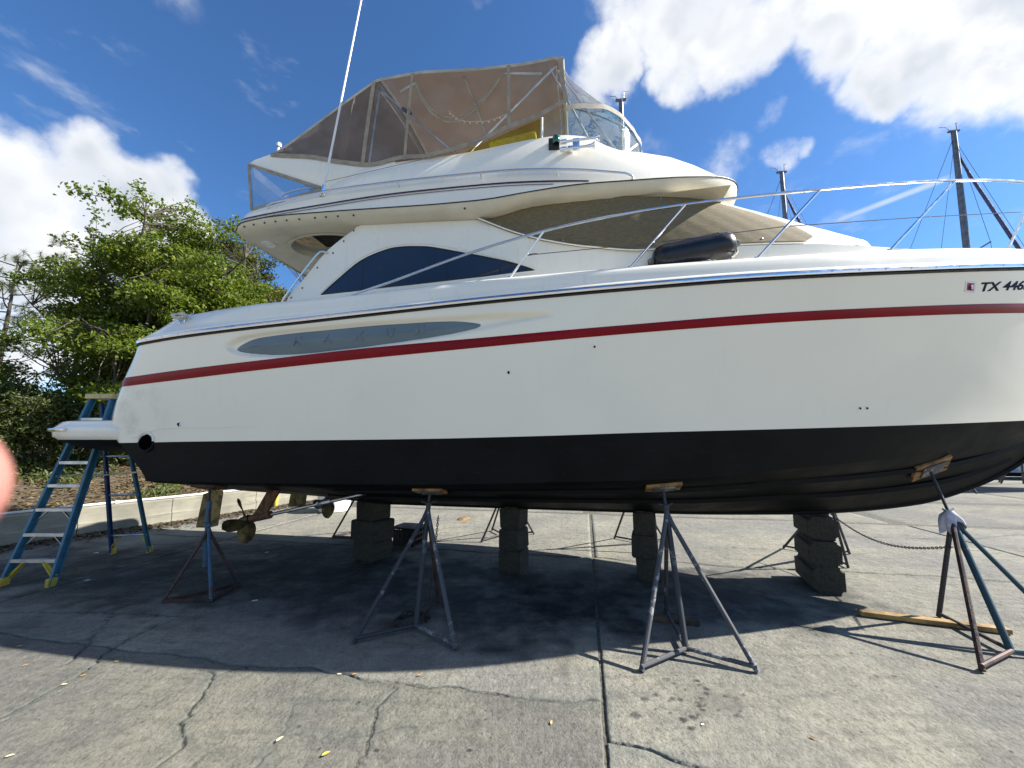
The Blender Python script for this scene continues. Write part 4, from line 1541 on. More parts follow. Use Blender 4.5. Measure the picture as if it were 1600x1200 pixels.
decal(4.655, 4.775, 3.205, 3.305, .0020, 'sticker', 'sticker_white')
decal(4.675, 4.757, 3.222, 3.29, .0030, 'sticker_face', 'sticker_red')
decal(4.720, 4.750, 3.235, 3.275, .0036, 'sticker_corner', 'sticker_white')
v_, f_ = text_mesh('6', 0.075, 0.002)
V, F = raised(v_, f_, lambda u, w, d: (4.692 + u, -(bh(4.692 + u, 3.23 + w) + .0042 + d), 3.228 + w), 0.0006)
part(MB().add(V, F), 'sticker_digit', 'navy_vinyl', hull_o, smooth=False)

# ------------------------------------------------------------------ deckhouse


def sup(w, x0, xf, n):
    def f(x):
        if x <= x0:
            return w
        return w * max(0.0, 1 - (min(x - x0, xf - x0) / (xf - x0)) ** n) ** (1 / n)
    return f


def ring(w, x0, xf, n, xa, zf, n1=34, n2=40, full=False, wf=None):
    """outline from aft (near side) round the front to the centreline; full adds the far side"""
    P = []
    for i in range(n1):
        x = xa + (x0 - xa) * i / n1
        P.append((x, -(w if wf is None else wf(x)), zf(x)))
    for i in range(n2 + 1):
        t = (math.pi / 2) * i / n2
        x = x0 + (xf - x0) * math.sin(t) ** (2 / n)
        b = w * max(0.0, math.cos(t)) ** (2 / n)
        if i == n2:
            b = 0.0
        P.append((x, -b, zf(x)))
    return P


cab_plan = sup(1.40, .9, 6.0, 2.0)
ztop_c = hermite([(-2.72, 3.45), (-2.70, 3.57), (-2.45, 3.88), (-2.22, 4.165), (-2.11, 4.27), (-1.72, 4.53)])
ztop_f = hermite([(-.152, 4.427), (.282, 4.205), (.631, 4.073), (1.164, 3.936), (1.71, 3.855), (2.66, 3.855), (3.63, 3.853), (3.91, 3.835), (4.33, 3.81), (4.84, 3.79), (6.0, 3.75)])


def cab_top(x):
    if x < -1.72:
        return ztop_c(x)
    if x < -.152:
        return 4.53 + (x + 1.72) / 1.568 * (4.427 - 4.53)
    return ztop_f(x)


cab = MB()
xc_ = list(np.linspace(-2.71, -1.7, 30)) + list(np.linspace(-1.65, 1.0, 50)) + [0.9 + 5.1 * math.sin(math.pi / 2 * i / 50) for i in range(2, 51)]
rws = []
for f in (0, .05, .3, .6, .85, .97, 1.0):
    row = []
    for x in xc_:
        zb_ = zd(x) - .02
        t_ = max(cab_top(x), zb_ + .02)
        lean = 0.03 * f + (0.02 if f == 1.0 else 0)
        cove = 0.04 * (1 - f) ** 6
        row.append((x, -max(0.0, cab_plan(x) + cove - lean * min(1, cab_plan(x))), zb_ + (t_ - zb_) * f))
    rws.append(row)
# inward return of the top edge and crowned trunk top
row = []
for x in xc_:
    b = cab_plan(x)
    row.append((x, -max(0, b - .16 * min(1, b)), max(cab_top(x), zd(x)) + (.03 if x > 1.2 else -.05)))
rws.append(row)
row2 = [(x, 0, max(cab_top(x), zd(x)) + (0.03 + .10 * min(1, cab_plan(x) / 1.2) if x > 1.2 else -.05)) for x in xc_]
rws.append(row2)
cab.grid(rws)
cab.mirror_y()
cab_o = part(cab, 'deckhouse', GEL, angle=40)
# side window, dark glass in a shallow moulded frame
WIN = [(-2.17, 3.598), (-1.97, 3.776), (-1.661, 4.01), (-1.339, 4.124), (-1.129, 4.145), (-.9, 4.128), (-.714, 4.097), (-.312, 3.986), (-.024, 3.903), (.26, 3.81), (.513, 3.701), (.189, 3.69), (-.113, 3.676), (-.501, 3.66), (-1.0, 3.642), (-1.314, 3.634), (-1.8, 3.612)]
WINs = []
for i in range(10):
    a, b, c_, d = (np.array(WIN[max(0, k)]) for k in (i - 1, i, i + 1, min(10, i + 2)))
    for k in range(5):
        t = k / 5
        WINs.append(tuple(0.5 * ((2 * b) + (c_ - a) * t + (2 * a - 5 * b + 4 * c_ - d) * t * t + (3 * b - a - 3 * c_ + d) * t**3)))
WINs += WIN[10:]


def cab_y(x, z, off):
    zb_ = zd(x) - .02
    f = clamp((z - zb_) / max(.05, cab_top(x) - zb_), 0, 1)
    return -(cab_plan(x) + .04 * (1 - f) ** 6 - .03 * f + off)


win_top = hermite(WIN[:11])
win_bot = hermite([WIN[0]] + WIN[:9:-1])
for sgn in (1, -1):
    g_ = MB()
    xs_ = [-2.17 + (.513 + 2.17) * i / 60 for i in range(61)]
    g_.grid([[(x, sgn * cab_y(x, win_bot(x) + (win_top(x) - win_bot(x)) * f, .008), win_bot(x) + (win_top(x) - win_bot(x)) * f) for x in xs_] for f in np.linspace(0, 1, 8)], flip=sgn < 0)
    wo = part(g_, 'side_window', 'dark_glass', angle=60)
    fr_ = MB()
    fr_.tube([(x, sgn * cab_y(x, z, .004), z) for x, z in WINs + WINs[:1]], 0.011, 6, cap=False)
    part(fr_, 'window_frame', 'black_rubber', wo)
    fr_ = MB()
    cxw, czw = -.85, 3.83
    big = []
    for i, (x, z) in enumerate(WINs):
        dx, dz = x - cxw, z - czw
        L = math.hypot(dx, dz * 2)
        big.append((x + dx / L * .075, z + dz * 2 / L * .05))
    fr_.tube([(x, sgn * cab_y(x, z, -.004), z) for x, z in big + big[:1]], 0.016, 6, cap=False)
    part(fr_, 'window_moulding', GEL, wo)
    for xm in (-1.62, -.52, .12):
        mm = MB()
        top_z = win_top(xm) - .005
        mm.grid([[(xm + dx, sgn * cab_y(xm, win_bot(xm) + (top_z - win_bot(xm)) * f, .0095), win_bot(xm) + (top_z - win_bot(xm)) * f) for dx in (-.006, .006)] for f in np.linspace(0, 1, 6)], flip=sgn < 0)
        part(mm, 'window_divider', 'black_rubber', wo, smooth=False)
# sill line under the windows
sl = MB()
sl.tube([(x, cab_y(x, zd(x) + .085, .0), zd(x) + .085 + .01 * x) for x in np.linspace(-2.2, .75, 24)], .008, 6)
pair(sl, 'sill_line', GEL, cab_o)
# aft bulkhead with sliding glass door
bk = MB()
bk.prism([(-1.95, -1.36, 3.0), (-1.95, 1.36, 3.0), (-1.78, 1.36, 4.50), (-1.78, -1.36, 4.50)], (.05, 0, 0))
bko = part(bk, 'aft_bulkhead', GEL, smooth=False)
bk = MB()
bk.prism([(-1.968, -.9, 3.05), (-1.968, .6, 3.05), (-1.802, .6, 4.4), (-1.802, -.9, 4.4)], (.012, 0, 0))
part(bk, 'door_glass', 'dark_glass', bko, smooth=False)
# grab rail up the after edge of the deckhouse
hr = MB()
hr.tube(spline([(-2.75, -1.40, 3.50), (-2.67, -1.41, 3.63), (-2.43, -1.41, 3.95), (-2.26, -1.41, 4.15), (-2.20, -1.40, 4.18), (-2.14, -1.38, 4.16)], 6), .013, 8)
pair(hr, 'aft_grab_rail', 'stainless')
sn = MB()
for (x, z) in ((-2.62, 3.60), (-2.47, 3.72), (-2.28, 3.98), (-2.07, 4.16), (-1.93, 4.31), (-1.80, 4.44)):
    sn.lathe([(.011, 0), (.011, .006), (.006, .01), (0, .01)], (x, cab_y(x, z, 0), z), (0, -1, 0), 8)
part(sn, 'snap_fasteners', 'black_rubber', cab_o)['kind'] = 'stuff'

# windscreen under a brown woven cover
wz_b = hermite([(-.16, 4.43), (.282, 4.208), (.631, 4.076), (1.164, 3.940), (1.716, 3.864), (2.343, 3.866), (2.678, 3.882), (3.374, 3.922), (3.767, 3.98), (4.2, 4.06), (4.55, 4.12)])
wz_t = hermite([(-.16, 4.475), (.369, 4.532), (.905, 4.556), (1.729, 4.585), (2.263, 4.683), (2.564, 4.745), (2.72, 4.80)])
rb = ring(1.388, .9, 4.55, 2.3, -.16, wz_b, 30, 60)
rt = ring(1.325, .2, 2.72, 3.0, -.16, wz_t, 30, 60)
# match the two outlines by arc fraction
ws = MB()
rws = []
for f in np.linspace(0, 1, 15):
    row = []
    for a, b in zip(rb, rt):
        p = Vector(a).lerp(Vector(b), f)
        bulge = -math.sin(math.pi * f) * .004
        wr = 0.004 * math.sin(p.x * 23 + f * 7) * math.sin(p.y * 11 + f * 13)
        row.append((p.x + (bulge + wr) * .6, p.y - (bulge + wr) * (.8 if p.y < -.02 else 0) + 0, p.z + bulge * .3))
    rws.append(row)
ws.grid(rws)
ws.mirror_y()
ws_o = part(ws, 'windscreen_cover', 'brown_mesh', angle=60)
hem = MB()
hem.tube(rws[0][:58], .010, 6)
hem.tube(rws[-1], .010, 6)
pair(hem, 'cover_hem', 'brown_mesh', ws_o)
edge = MB()
off = [(p[0] + .012, p[1] - (.014 if p[1] < -.02 else 0), p[2] - .022) for p in rb]
edge.tube(off[:58], .009, 6)
pair(edge, 'windscreen_sill', GEL, ws_o)
# white corner pillar along the rake
fr_ = MB()
pl_rows = []
for i in range(15):
    k0_ = 57 + 16 * (i / 14) ** .6
    row = []
    for q in range(12):
        kf = k0_ + (86 - k0_) * q / 11
        a_, b_ = rws[i][int(kf)], rws[i][min(90, int(kf) + 1)]
        row.append(Vector(a_).lerp(Vector(b_), kf - int(kf)) + Vector((.016, -.016, .012)) * (1 if 0 < q < 11 else -.3))
    pl_rows.append(row)
pl_rows.insert(0, [p + Vector((.03, -.02, -.09)) for p in pl_rows[0]])
fr_.grid(pl_rows)
pair(fr_, 'windscreen_pillar', GEL, ws_o, angle=50)
sn = MB()
for k in range(8, 86, 11):
    for rw, dz in ((rws[1], 0), (rws[-2], 0)):
        p = rw[min(k, len(rw) - 1)]
        sn.lathe([(.009, 0), (.009, .008), (0, .01)], p, (.3, -1, .3), 8)
part(sn, 'cover_snaps', 'aluminium', ws_o)['kind'] = 'stuff'

# ------------------------------------------------------------------ flybridge
FB_W, FB_X0, FB_XF, FB_N = 1.55, -.6, 3.14, 2.5
z_cr = hermite([(-3.6, 4.60), (-3.3, 4.655), (-3.0, 4.672), (-2.086, 4.632), (-1.294, 4.585), (-.476, 4.545), (-.09, 4.540), (.467, 4.588), (.964, 4.640), (1.583, 4.688), (2.288, 4.80), (2.75, 4.93), (3.14, 5.07)])
z_bt = hermite([(-3.6, 4.555), (-3.139, 4.575), (-2.294, 4.55), (-1.705, 4.512), (-.51, 4.443), (-.139, 4.415), (.2, 4.465), (.453, 4.522), (1.139, 4.545), (1.73, 4.59), (2.3, 4.66), (2.75, 4.74), (3.14, 4.82)])
z_co = hermite([(-3.6, 4.90), (-3.37, 4.93), (-2.6, 5.05), (-2.3, 5.11), (-1.95, 5.27), (-1.69, 5.37), (-1.14, 5.39), (-.59, 5.395), (.01, 5.435), (.5, 5.475), (.726, 5.50), (.92, 5.52), (1.17, 5.52), (1.41, 5.43), (1.6, 5.46), (1.737, 5.51), (1.95, 5.56)])
XA = -3.55


def fbw(x):
    return 1.55 - .06 * clamp((-.6 - x) / 3, 0, 1) ** 2 - .10 * clamp((-3.35 - x) / .2, 0, 1) ** 2


def fring(dw, xf, zf, x0=FB_X0, n=FB_N, xa=XA):
    return ring(FB_W - dw, x0, xf, n, xa, zf, wf=lambda x: fbw(x) - dw)


def zmix(a, b, t, add=0.0):
    return lambda x: a(x) * (1 - t) + b(x) * t + add


ring_bot_in = fring(.30, 2.80, lambda x: z_bt(x) + .015)
ring_bot = fring(.13, 2.98, z_bt)
ring_lip1 = fring(.05, 3.08, zmix(z_bt, z_cr, .28))
ring_lip2 = fring(.01, 3.13, zmix(z_bt, z_cr, .72))
ring_cr = fring(.0, 3.14, z_cr)
ring_cr2 = fring(.012, 3.135, lambda x: z_cr(x) + .012)
ring_cr3 = fring(.05, 3.09, lambda x: z_cr(x) + .035)
rco = ring(1.27, .2, 1.95, 2.3, XA, z_co, wf=lambda x: 1.27 + .06 * clamp((-.2 - x) / 2, 0, 1) - .10 * clamp((-3.35 - x) / .2, 0, 1) ** 2)
fb = MB()
up = []
for t in (0.0, .12, .3, .5, .7, .86, .96, 1.0):
    row = []
    for a, b in zip(ring_cr3, rco):
        p = Vector(a).lerp(Vector(b), t)
        s_ = math.sin(math.pi * t)
        fwd = sstep(p.x, .6, 2.2)
        p.z += s_ * (.02 + .07 * fwd)
        p.y -= s_ * (.035 * (1 if p.y < -.05 else 0))
        up.append if False else None
        row.append(tuple(p))
    up.append(row)
fb.grid([ring_cr2] + up)
# rolled coaming top, inner wall and sole
rin = [(p[0] - .03 if p[0] > .3 else p[0], p[1] + (.06 if p[1] < -.06 else 0), p[2] + .012) for p in rco]
rin2 = [(p[0] - .06 if p[0] > .3 else p[0], p[1] + (.12 if p[1] < -.12 else 0), p[2] - .02) for p in rco]
rin3 = [(p[0] - .1 if p[0] > .3 else p[0], p[1] + (.14 if p[1] < -.14 else 0), 4.80) for p in rco]
rin4 = [(p[0], 0, 4.80) for p in rin3]
fb.grid([rco, rin, rin2, rin3, rin4])
n_aft = [r_[0] for r_ in [ring_cr2] + up]
fb.add(n_aft + [(p[0] - .06, 0, p[2]) for p in n_aft], [(i, i + 1, len(n_aft) + i + 1, len(n_aft) + i) for i in range(len(n_aft) - 1)])
fb.mirror_y()
fb_o = part(fb, 'flybridge', GEL, angle=45)
brow = MB()
brow.grid([ring_bot_in, ring_bot, ring_lip1, ring_lip2, ring_cr, ring_cr2])
na = [r_[0] for r_ in [ring_bot_in, ring_bot, ring_lip1, ring_lip2, ring_cr, ring_cr2]]
brow.add(na + [(p[0] - .06, 0, p[2]) for p in na], [(i, i + 1, len(na) + i + 1, len(na) + i) for i in range(len(na) - 1)])
brow.mirror_y()
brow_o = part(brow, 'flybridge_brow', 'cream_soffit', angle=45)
gas = MB()
gas.tube([(p[0] + .004, p[1] - .004, p[2]) for p in ring_cr], .007, 6)
pair(gas, 'brow_gasket', 'black_rubber', brow_o)
# underside with the oval hatch over the cockpit
so = MB()
hc, ha, hb_ = (-2.47, -.80), .70, .385
bound = [(p[0], p[1]) for p in ring_bot_in if p[0] < -1.55]
xe = bound[-1][0]


def outb(ang):
    dx, dy = math.cos(ang), math.sin(ang)
    best = 9
    for (nx, ny, d) in ((-1, 0, 3.57 + hc[0]), (1, 0, -1.55 - hc[0]), (0, -1, 1.24 + hc[1]), (0, 1, 1.20 - hc[1])):
        q = nx * dx + ny * dy
        if q > 1e-6:
            best = min(best, d / q)
    return hc[0] + dx * best, hc[1] + dy * best


A = [2 * math.pi * k / 96 for k in range(96)]
zso = lambda x: z_bt(x) + .016
r0_ = [(hc[0] + ha * math.cos(a), hc[1] + hb_ * math.sin(a), zso(hc[0] + ha * math.cos(a))) for a in A]
r1_ = [(*outb(a), zso(outb(a)[0])) for a in A]
mid_ = [tuple(Vector(a).lerp(Vector(b), .5)) for a, b in zip(r0_, r1_)]
so.grid([r0_, mid_, r1_], closed=True)
so.add([(-1.56, -1.22, zso(-1.56)), (2.7, -1.22, 4.60), (2.7, 1.22, 4.60), (-1.56, 1.22, zso(-1.56))], [(0, 3, 2, 1)])
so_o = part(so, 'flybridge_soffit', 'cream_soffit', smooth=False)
hw = MB()
hw.grid([[(hc[0] + (p[0] - hc[0]) * s_, hc[1] + (p[1] - hc[1]) * s_, p[2] + dz) for p in r0_] for s_, dz in ((1.04, -.004), (1.05, -.014), (.99, -.022), (.95, -.014), (.95, .02), (.94, .21))], closed=True)
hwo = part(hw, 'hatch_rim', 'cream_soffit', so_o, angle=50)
hl = MB()
hl.add([(hc[0] + (p[0] - hc[0]) * .945, hc[1] + (p[1] - hc[1]) * .945, 4.775) for p in r0_], [tuple(range(96))])
part(hl, 'hatch_lid', 'dark_brown', so_o, smooth=False)
hl = MB()
hl.add([(-3.08, -1.10, 4.66), (-2.70, -1.15, 4.66), (-2.70, -.45, 4.66), (-3.08, -.50, 4.66)], [(0, 1, 2, 3)])
part(hl, 'hatch_pane', 'windscreen_acrylic', so_o, smooth=False)
for (x, y, r_) in ((-3.36, -1.05, .075), (-3.40, -.15, .06)):
    sp2 = MB()
    sp2.lathe([(r_ * 1.25, 0), (r_ * 1.25, .012), (r_, .02), (r_ * .8, .006), (r_ * .5, .012), (0, .016)], (x, y, zso(x)), (0, 0, -1), 22)
    part(sp2, 'ceiling_speaker', 'white_plastic', so_o)
for k, y in enumerate((-.7, -.35, .25)):
    rb_ = MB()
    rb_.box((-3.25 + .05 * k, y, zso(-3.3) - .006), (.30, .035, .014))
    part(rb_, 'soffit_rib', 'cream_soffit', so_o)
sn = MB()
for x in (-3.35, -3.2, -3.03, -2.86, -2.69, -2.50, -2.27, -2.11, -1.94, -1.72, -.28):
    sn.lathe([(.012, 0), (.012, .006), (.007, .010), (0, .01)], (x, -(fbw(x) - .03), z_bt(x) * .55 + z_cr(x) * .45), (0, -1, -.3), 8)
part(sn, 'snap_fasteners', 'black_rubber', brow_o)['kind'] = 'stuff'

# surface point on the flybridge side by x and blend t (0 crease .. 1 coaming)


def fb_side(x, z, off=0.0):
    t = clamp((z - (z_cr(x) + .035)) / max(.05, z_co(x) - z_cr(x) - .035), 0, 1)
    a = FB_W - .05 if x <= FB_X0 else sup(FB_W - .05, FB_X0, 3.09, FB_N)(x)
    if x <= FB_X0:
        a = fbw(x) - .05
    b = 1.27 + .06 * clamp((-.2 - x) / 2, 0, 1) if x < .2 else sup(1.27, .2, 1.95, 2.3)(min(x, 1.94))
    return (x, -(a + (b - a) * t + .035 * math.sin(math.pi * t) + off), z)


pzu = hermite([(-3.50, 4.712), (-3.0, 4.742), (-2.1, 4.77), (-1.16, 4.795), (-.1, 4.775), (.65, 4.735), (1.2, 4.705)])
for (dz, hgt, x1_) in ((0, .022, 1.15), (-.034, .009, .75)):
    for sgn in (1, -1):
        p_ = MB()
        p_.grid([[(lambda q: (q[0], sgn * q[1], q[2]))(fb_side(x, max(pzu(x) + dz + h_, z_cr(x) + .03), .011)) for x in np.linspace(-3.45, x1_, 70)] for h_ in (0, hgt)], flip=sgn < 0)
        part(p_, 'purple_stripe', 'purple_tape', fb_o)
# long side rails
frz = hermite([(-3.05, 4.895), (-2.179, 4.935), (-1.166, 4.935), (-.107, 4.915), (.811, 4.85), (1.6, 4.78)])
for sgn in (1, -1):
    P = [fb_side(x, frz(x), .075) for x in np.linspace(-2.95, 1.55, 30)]
    a0, a1 = fb_side(-3.05, frz(-3.0) - .05, .0), fb_side(1.66, frz(1.6) - .03, .0)
    P = [a0, (a0[0] + .02, a0[1] - .05, a0[2] + .02)] + P + [(a1[0] - .03, a1[1] - .05, a1[2] + .02), a1]
    fr2 = MB()
    fr2.tube([(p[0], sgn * p[1], p[2]) for p in P], .014, 8)
    ro = part(fr2, 'flybridge_rail', 'stainless')
    for x in (-2.2, -1.15, -.1, .8):
        a, b = fb_side(x, frz(x), .075), fb_side(x, frz(x) - .035, .0)
        pb = MB()
        pb.tube([(p[0], sgn * p[1], p[2]) for p in (a, b)], .009, 6)
        part(pb, 'rail_post', 'stainless', ro)
# after wings of the coaming with the clear triangle below
WING = [(-3.56, 5.66), (-3.45, 5.72), (-3.21, 5.765), (-2.8, 5.675), (-2.41, 5.575), (-2.05, 5.47), (-1.69, 5.37), (-1.3, 5.385), (-1.3, 5.30), (-1.9, 5.22), (-2.3, 5.115), (-2.7, 5.28), (-3.2, 5.49)]
for sgn in (1, -1):
    wg = MB()
    wg.prism([(x, -sgn * 1.325, z) for x, z in WING], (0, sgn * .05, 0))
    wo = part(wg, 'coaming_wing', GEL, bevel=.008)
    tv = MB()
    T3 = [(-3.53, 5.64), (-2.31, 5.115), (-3.40, 4.935)]
    tv.grid([[tuple(Vector((T3[0][0], -sgn * 1.335, T3[0][1])).lerp(Vector((T3[2][0], -sgn * 1.335, T3[2][1])), v_).lerp(Vector((T3[1][0], -sgn * 1.335, T3[1][1])), u_ * .99)) for u_ in np.linspace(0, 1, 10)] for v_ in np.linspace(0, 1, 6)])
    to = part(tv, 'clear_panel', 'clear_vinyl')
    bd = MB()
    for a, b in ((0, 1), (1, 2), (2, 0)):
        pa, pb_ = Vector((T3[a][0], -sgn * 1.345, T3[a][1])), Vector((T3[b][0], -sgn * 1.345, T3[b][1]))
        L = [pa.lerp(pb_, t) for t in np.linspace(0, 1, 8)]
        dn = Vector((0, 0, .022)) if a != 2 else Vector((.018, 0, 0))
        bd.grid([[p - dn for p in L], [p + dn for p in L]])
    part(bd, 'panel_border', 'piping', to)
av = MB()
av.grid([[(-3.55 + .15 * (1 - f), y, 4.93 + .75 * f) for y in np.linspace(-1.33, 1.33, 14)] for f in np.linspace(0, 1, 5)])
part(av, 'aft_clear_panel', 'clear_vinyl')
lr = MB()
lr.tube(spline([(-3.2, -1.05, 4.85), (-3.22, -1.05, 5.25), (-3.1, -1.05, 5.36), (-2.7, -1.05, 5.40)], 6), .016, 8)
lr.tube(spline([(-3.2, .3, 4.85), (-3.22, .3, 5.25), (-3.1, .3, 5.36), (-2.7, .3, 5.40)], 6), .016, 8)
lr.tube([(-3.22, -1.05, 5.12), (-3.22, .3, 5.12)], .012, 8)
part(lr, 'bridge_ladder_rail', 'stainless')
lk = MB()
lk.box((-2.4, .2, 5.02), (.9, 1.2, .42))
part(lk, 'bridge_seat', 'white_plastic', bevel=.04)
yp = MB()
yp.box((.22, -1.08, 5.56), (.62, .08, .26), Matrix.Rotation(RAD(-6), 3, 'Y'))
part(yp, 'yellow_cushion', 'yellow_pad', bevel=.03)
cs = MB()
cs.box((.75, 0, 5.25), (.5, 1.3, .8))
part(cs, 'helm_console', 'tan_vinyl', bevel=.05)

# windscreen of the flybridge: plan follows the coaming
zst = hermite([(-.35, 5.43), (-.16, 5.505), (.196, 5.62), (.5, 5.72), (.731, 5.815), (.904, 5.875), (1.18, 5.955), (1.45, 5.99), (1.6, 5.965), (1.746, 5.90), (1.95, 5.88)])
rs0 = [p for p in ring(1.255, .2, 1.94, 2.3, -.35, lambda x: z_co(x) - .02, 20, 50)]
rs1 = [p for p in ring(1.265, .2, 1.955, 2.3, -.35, zst, 20, 50)]
k_split = max(i for i, p in enumerate(rs0) if p[0] < .66)
for sgn in (1, -1):
    a = MB()
    a.grid([[(p[0], sgn * p[1], p[2]) for p in R_[:k_split + 1]] for R_ in (rs0, rs1)], flip=sgn < 0)
    part(a, 'tinted_side_screen', 'tinted_acrylic')
    a = MB()
    a.grid([[(p[0], sgn * p[1], p[2]) for p in R_[k_split:]] for R_ in (rs0, rs1)], flip=sgn < 0)
    part(a, 'clear_front_screen', 'windscreen_acrylic')
    bpost = MB()
    bpost.tube([(rs0[k_split][0], sgn * rs0[k_split][1], rs0[k_split][2]), (rs1[k_split][0], sgn * rs1[k_split][1], rs1[k_split][2])], .016, 6)
    k2 = max(i for i, p in enumerate(rs0) if p[0] < 1.62)
    k3 = max(i for i, p in enumerate(rs0) if p[0] < 1.83)
    bpost.tube([(rs0[k2][0], sgn * rs0[k2][1], rs0[k2][2]), (rs1[k3][0], sgn * rs1[k3][1], rs1[k3][2] - .12)], .016, 6)
    part(bpost, 'screen_post', 'white_plastic')

# canvas enclosure: roof, clear side panels with piping, visor
roof_z = lambda x: float(np.interp(x, [-3.20, -1.60, -.985, -.167, .4, .70, .82, .87], [5.765, 6.612, 6.61, 6.497, 6.455, 6.458, 6.478, 6.43]))
roof = MB()
rws = []
for x in list(np.linspace(-3.20, -1.63, 16)) + list(np.linspace(-1.55, .87, 26)):
    wdt = 1.30 + .06 * sstep(x, -3.2, -1.6)
    row = []
    for y in np.linspace(-1, 1, 21):
        sag = .012 * math.sin(x * 5.3) * math.cos(y * 5)
        row.append((x, y * wdt, roof_z(x) + .16 * (1 - abs(y) ** 2.2) * sstep(x, -3.4, -1.5) + sag * (1 - y * y)))
    rws.append(row)
roof.grid(rws, flip=True)
roof_o = part(roof, 'bimini_top', 'bimini_cloth', angle=60)
for sgn in (1, -1):
    vl = MB()
    vl.grid([[(r_[0][0], sgn * (-abs(r_[0][1]) - .004), r_[0][2] + dz) for r_ in rws] for dz in (-.030, -.004, .016)], flip=sgn > 0)
    part(vl, 'roof_edge', 'cream_canvas', roof_o)
fe = MB()
fe.tube([(p[0] + .005, p[1], p[2] + .004) for p in rws[-1]], .028, 8)
fe.tube([(p[0], p[1], p[2]) for p in rws[16]], .020, 8)
part(fe, 'roof_seam', 'cream_canvas', roof_o)
can_b = hermite([(-3.20, 5.755), (-2.41, 5.572), (-1.687, 5.366), (-1.127, 5.380), (-.581, 5.392), (-.163, 5.50), (.196, 5.60), (.5, 5.70), (.737, 5.775), (.90, 5.85)])


def side_pt(x, f, off=0.0):
    lo, hi = can_b(x), roof_z(x)
    b0 = 1.325 + off
    b1 = 1.30 + .06 * sstep(x, -3.2, -1.6) + off
    z = lo + (hi - lo) * f
    return Vector((x, -(b0 + (b1 - b0) * f + .012 * math.sin(f * math.pi)), z))


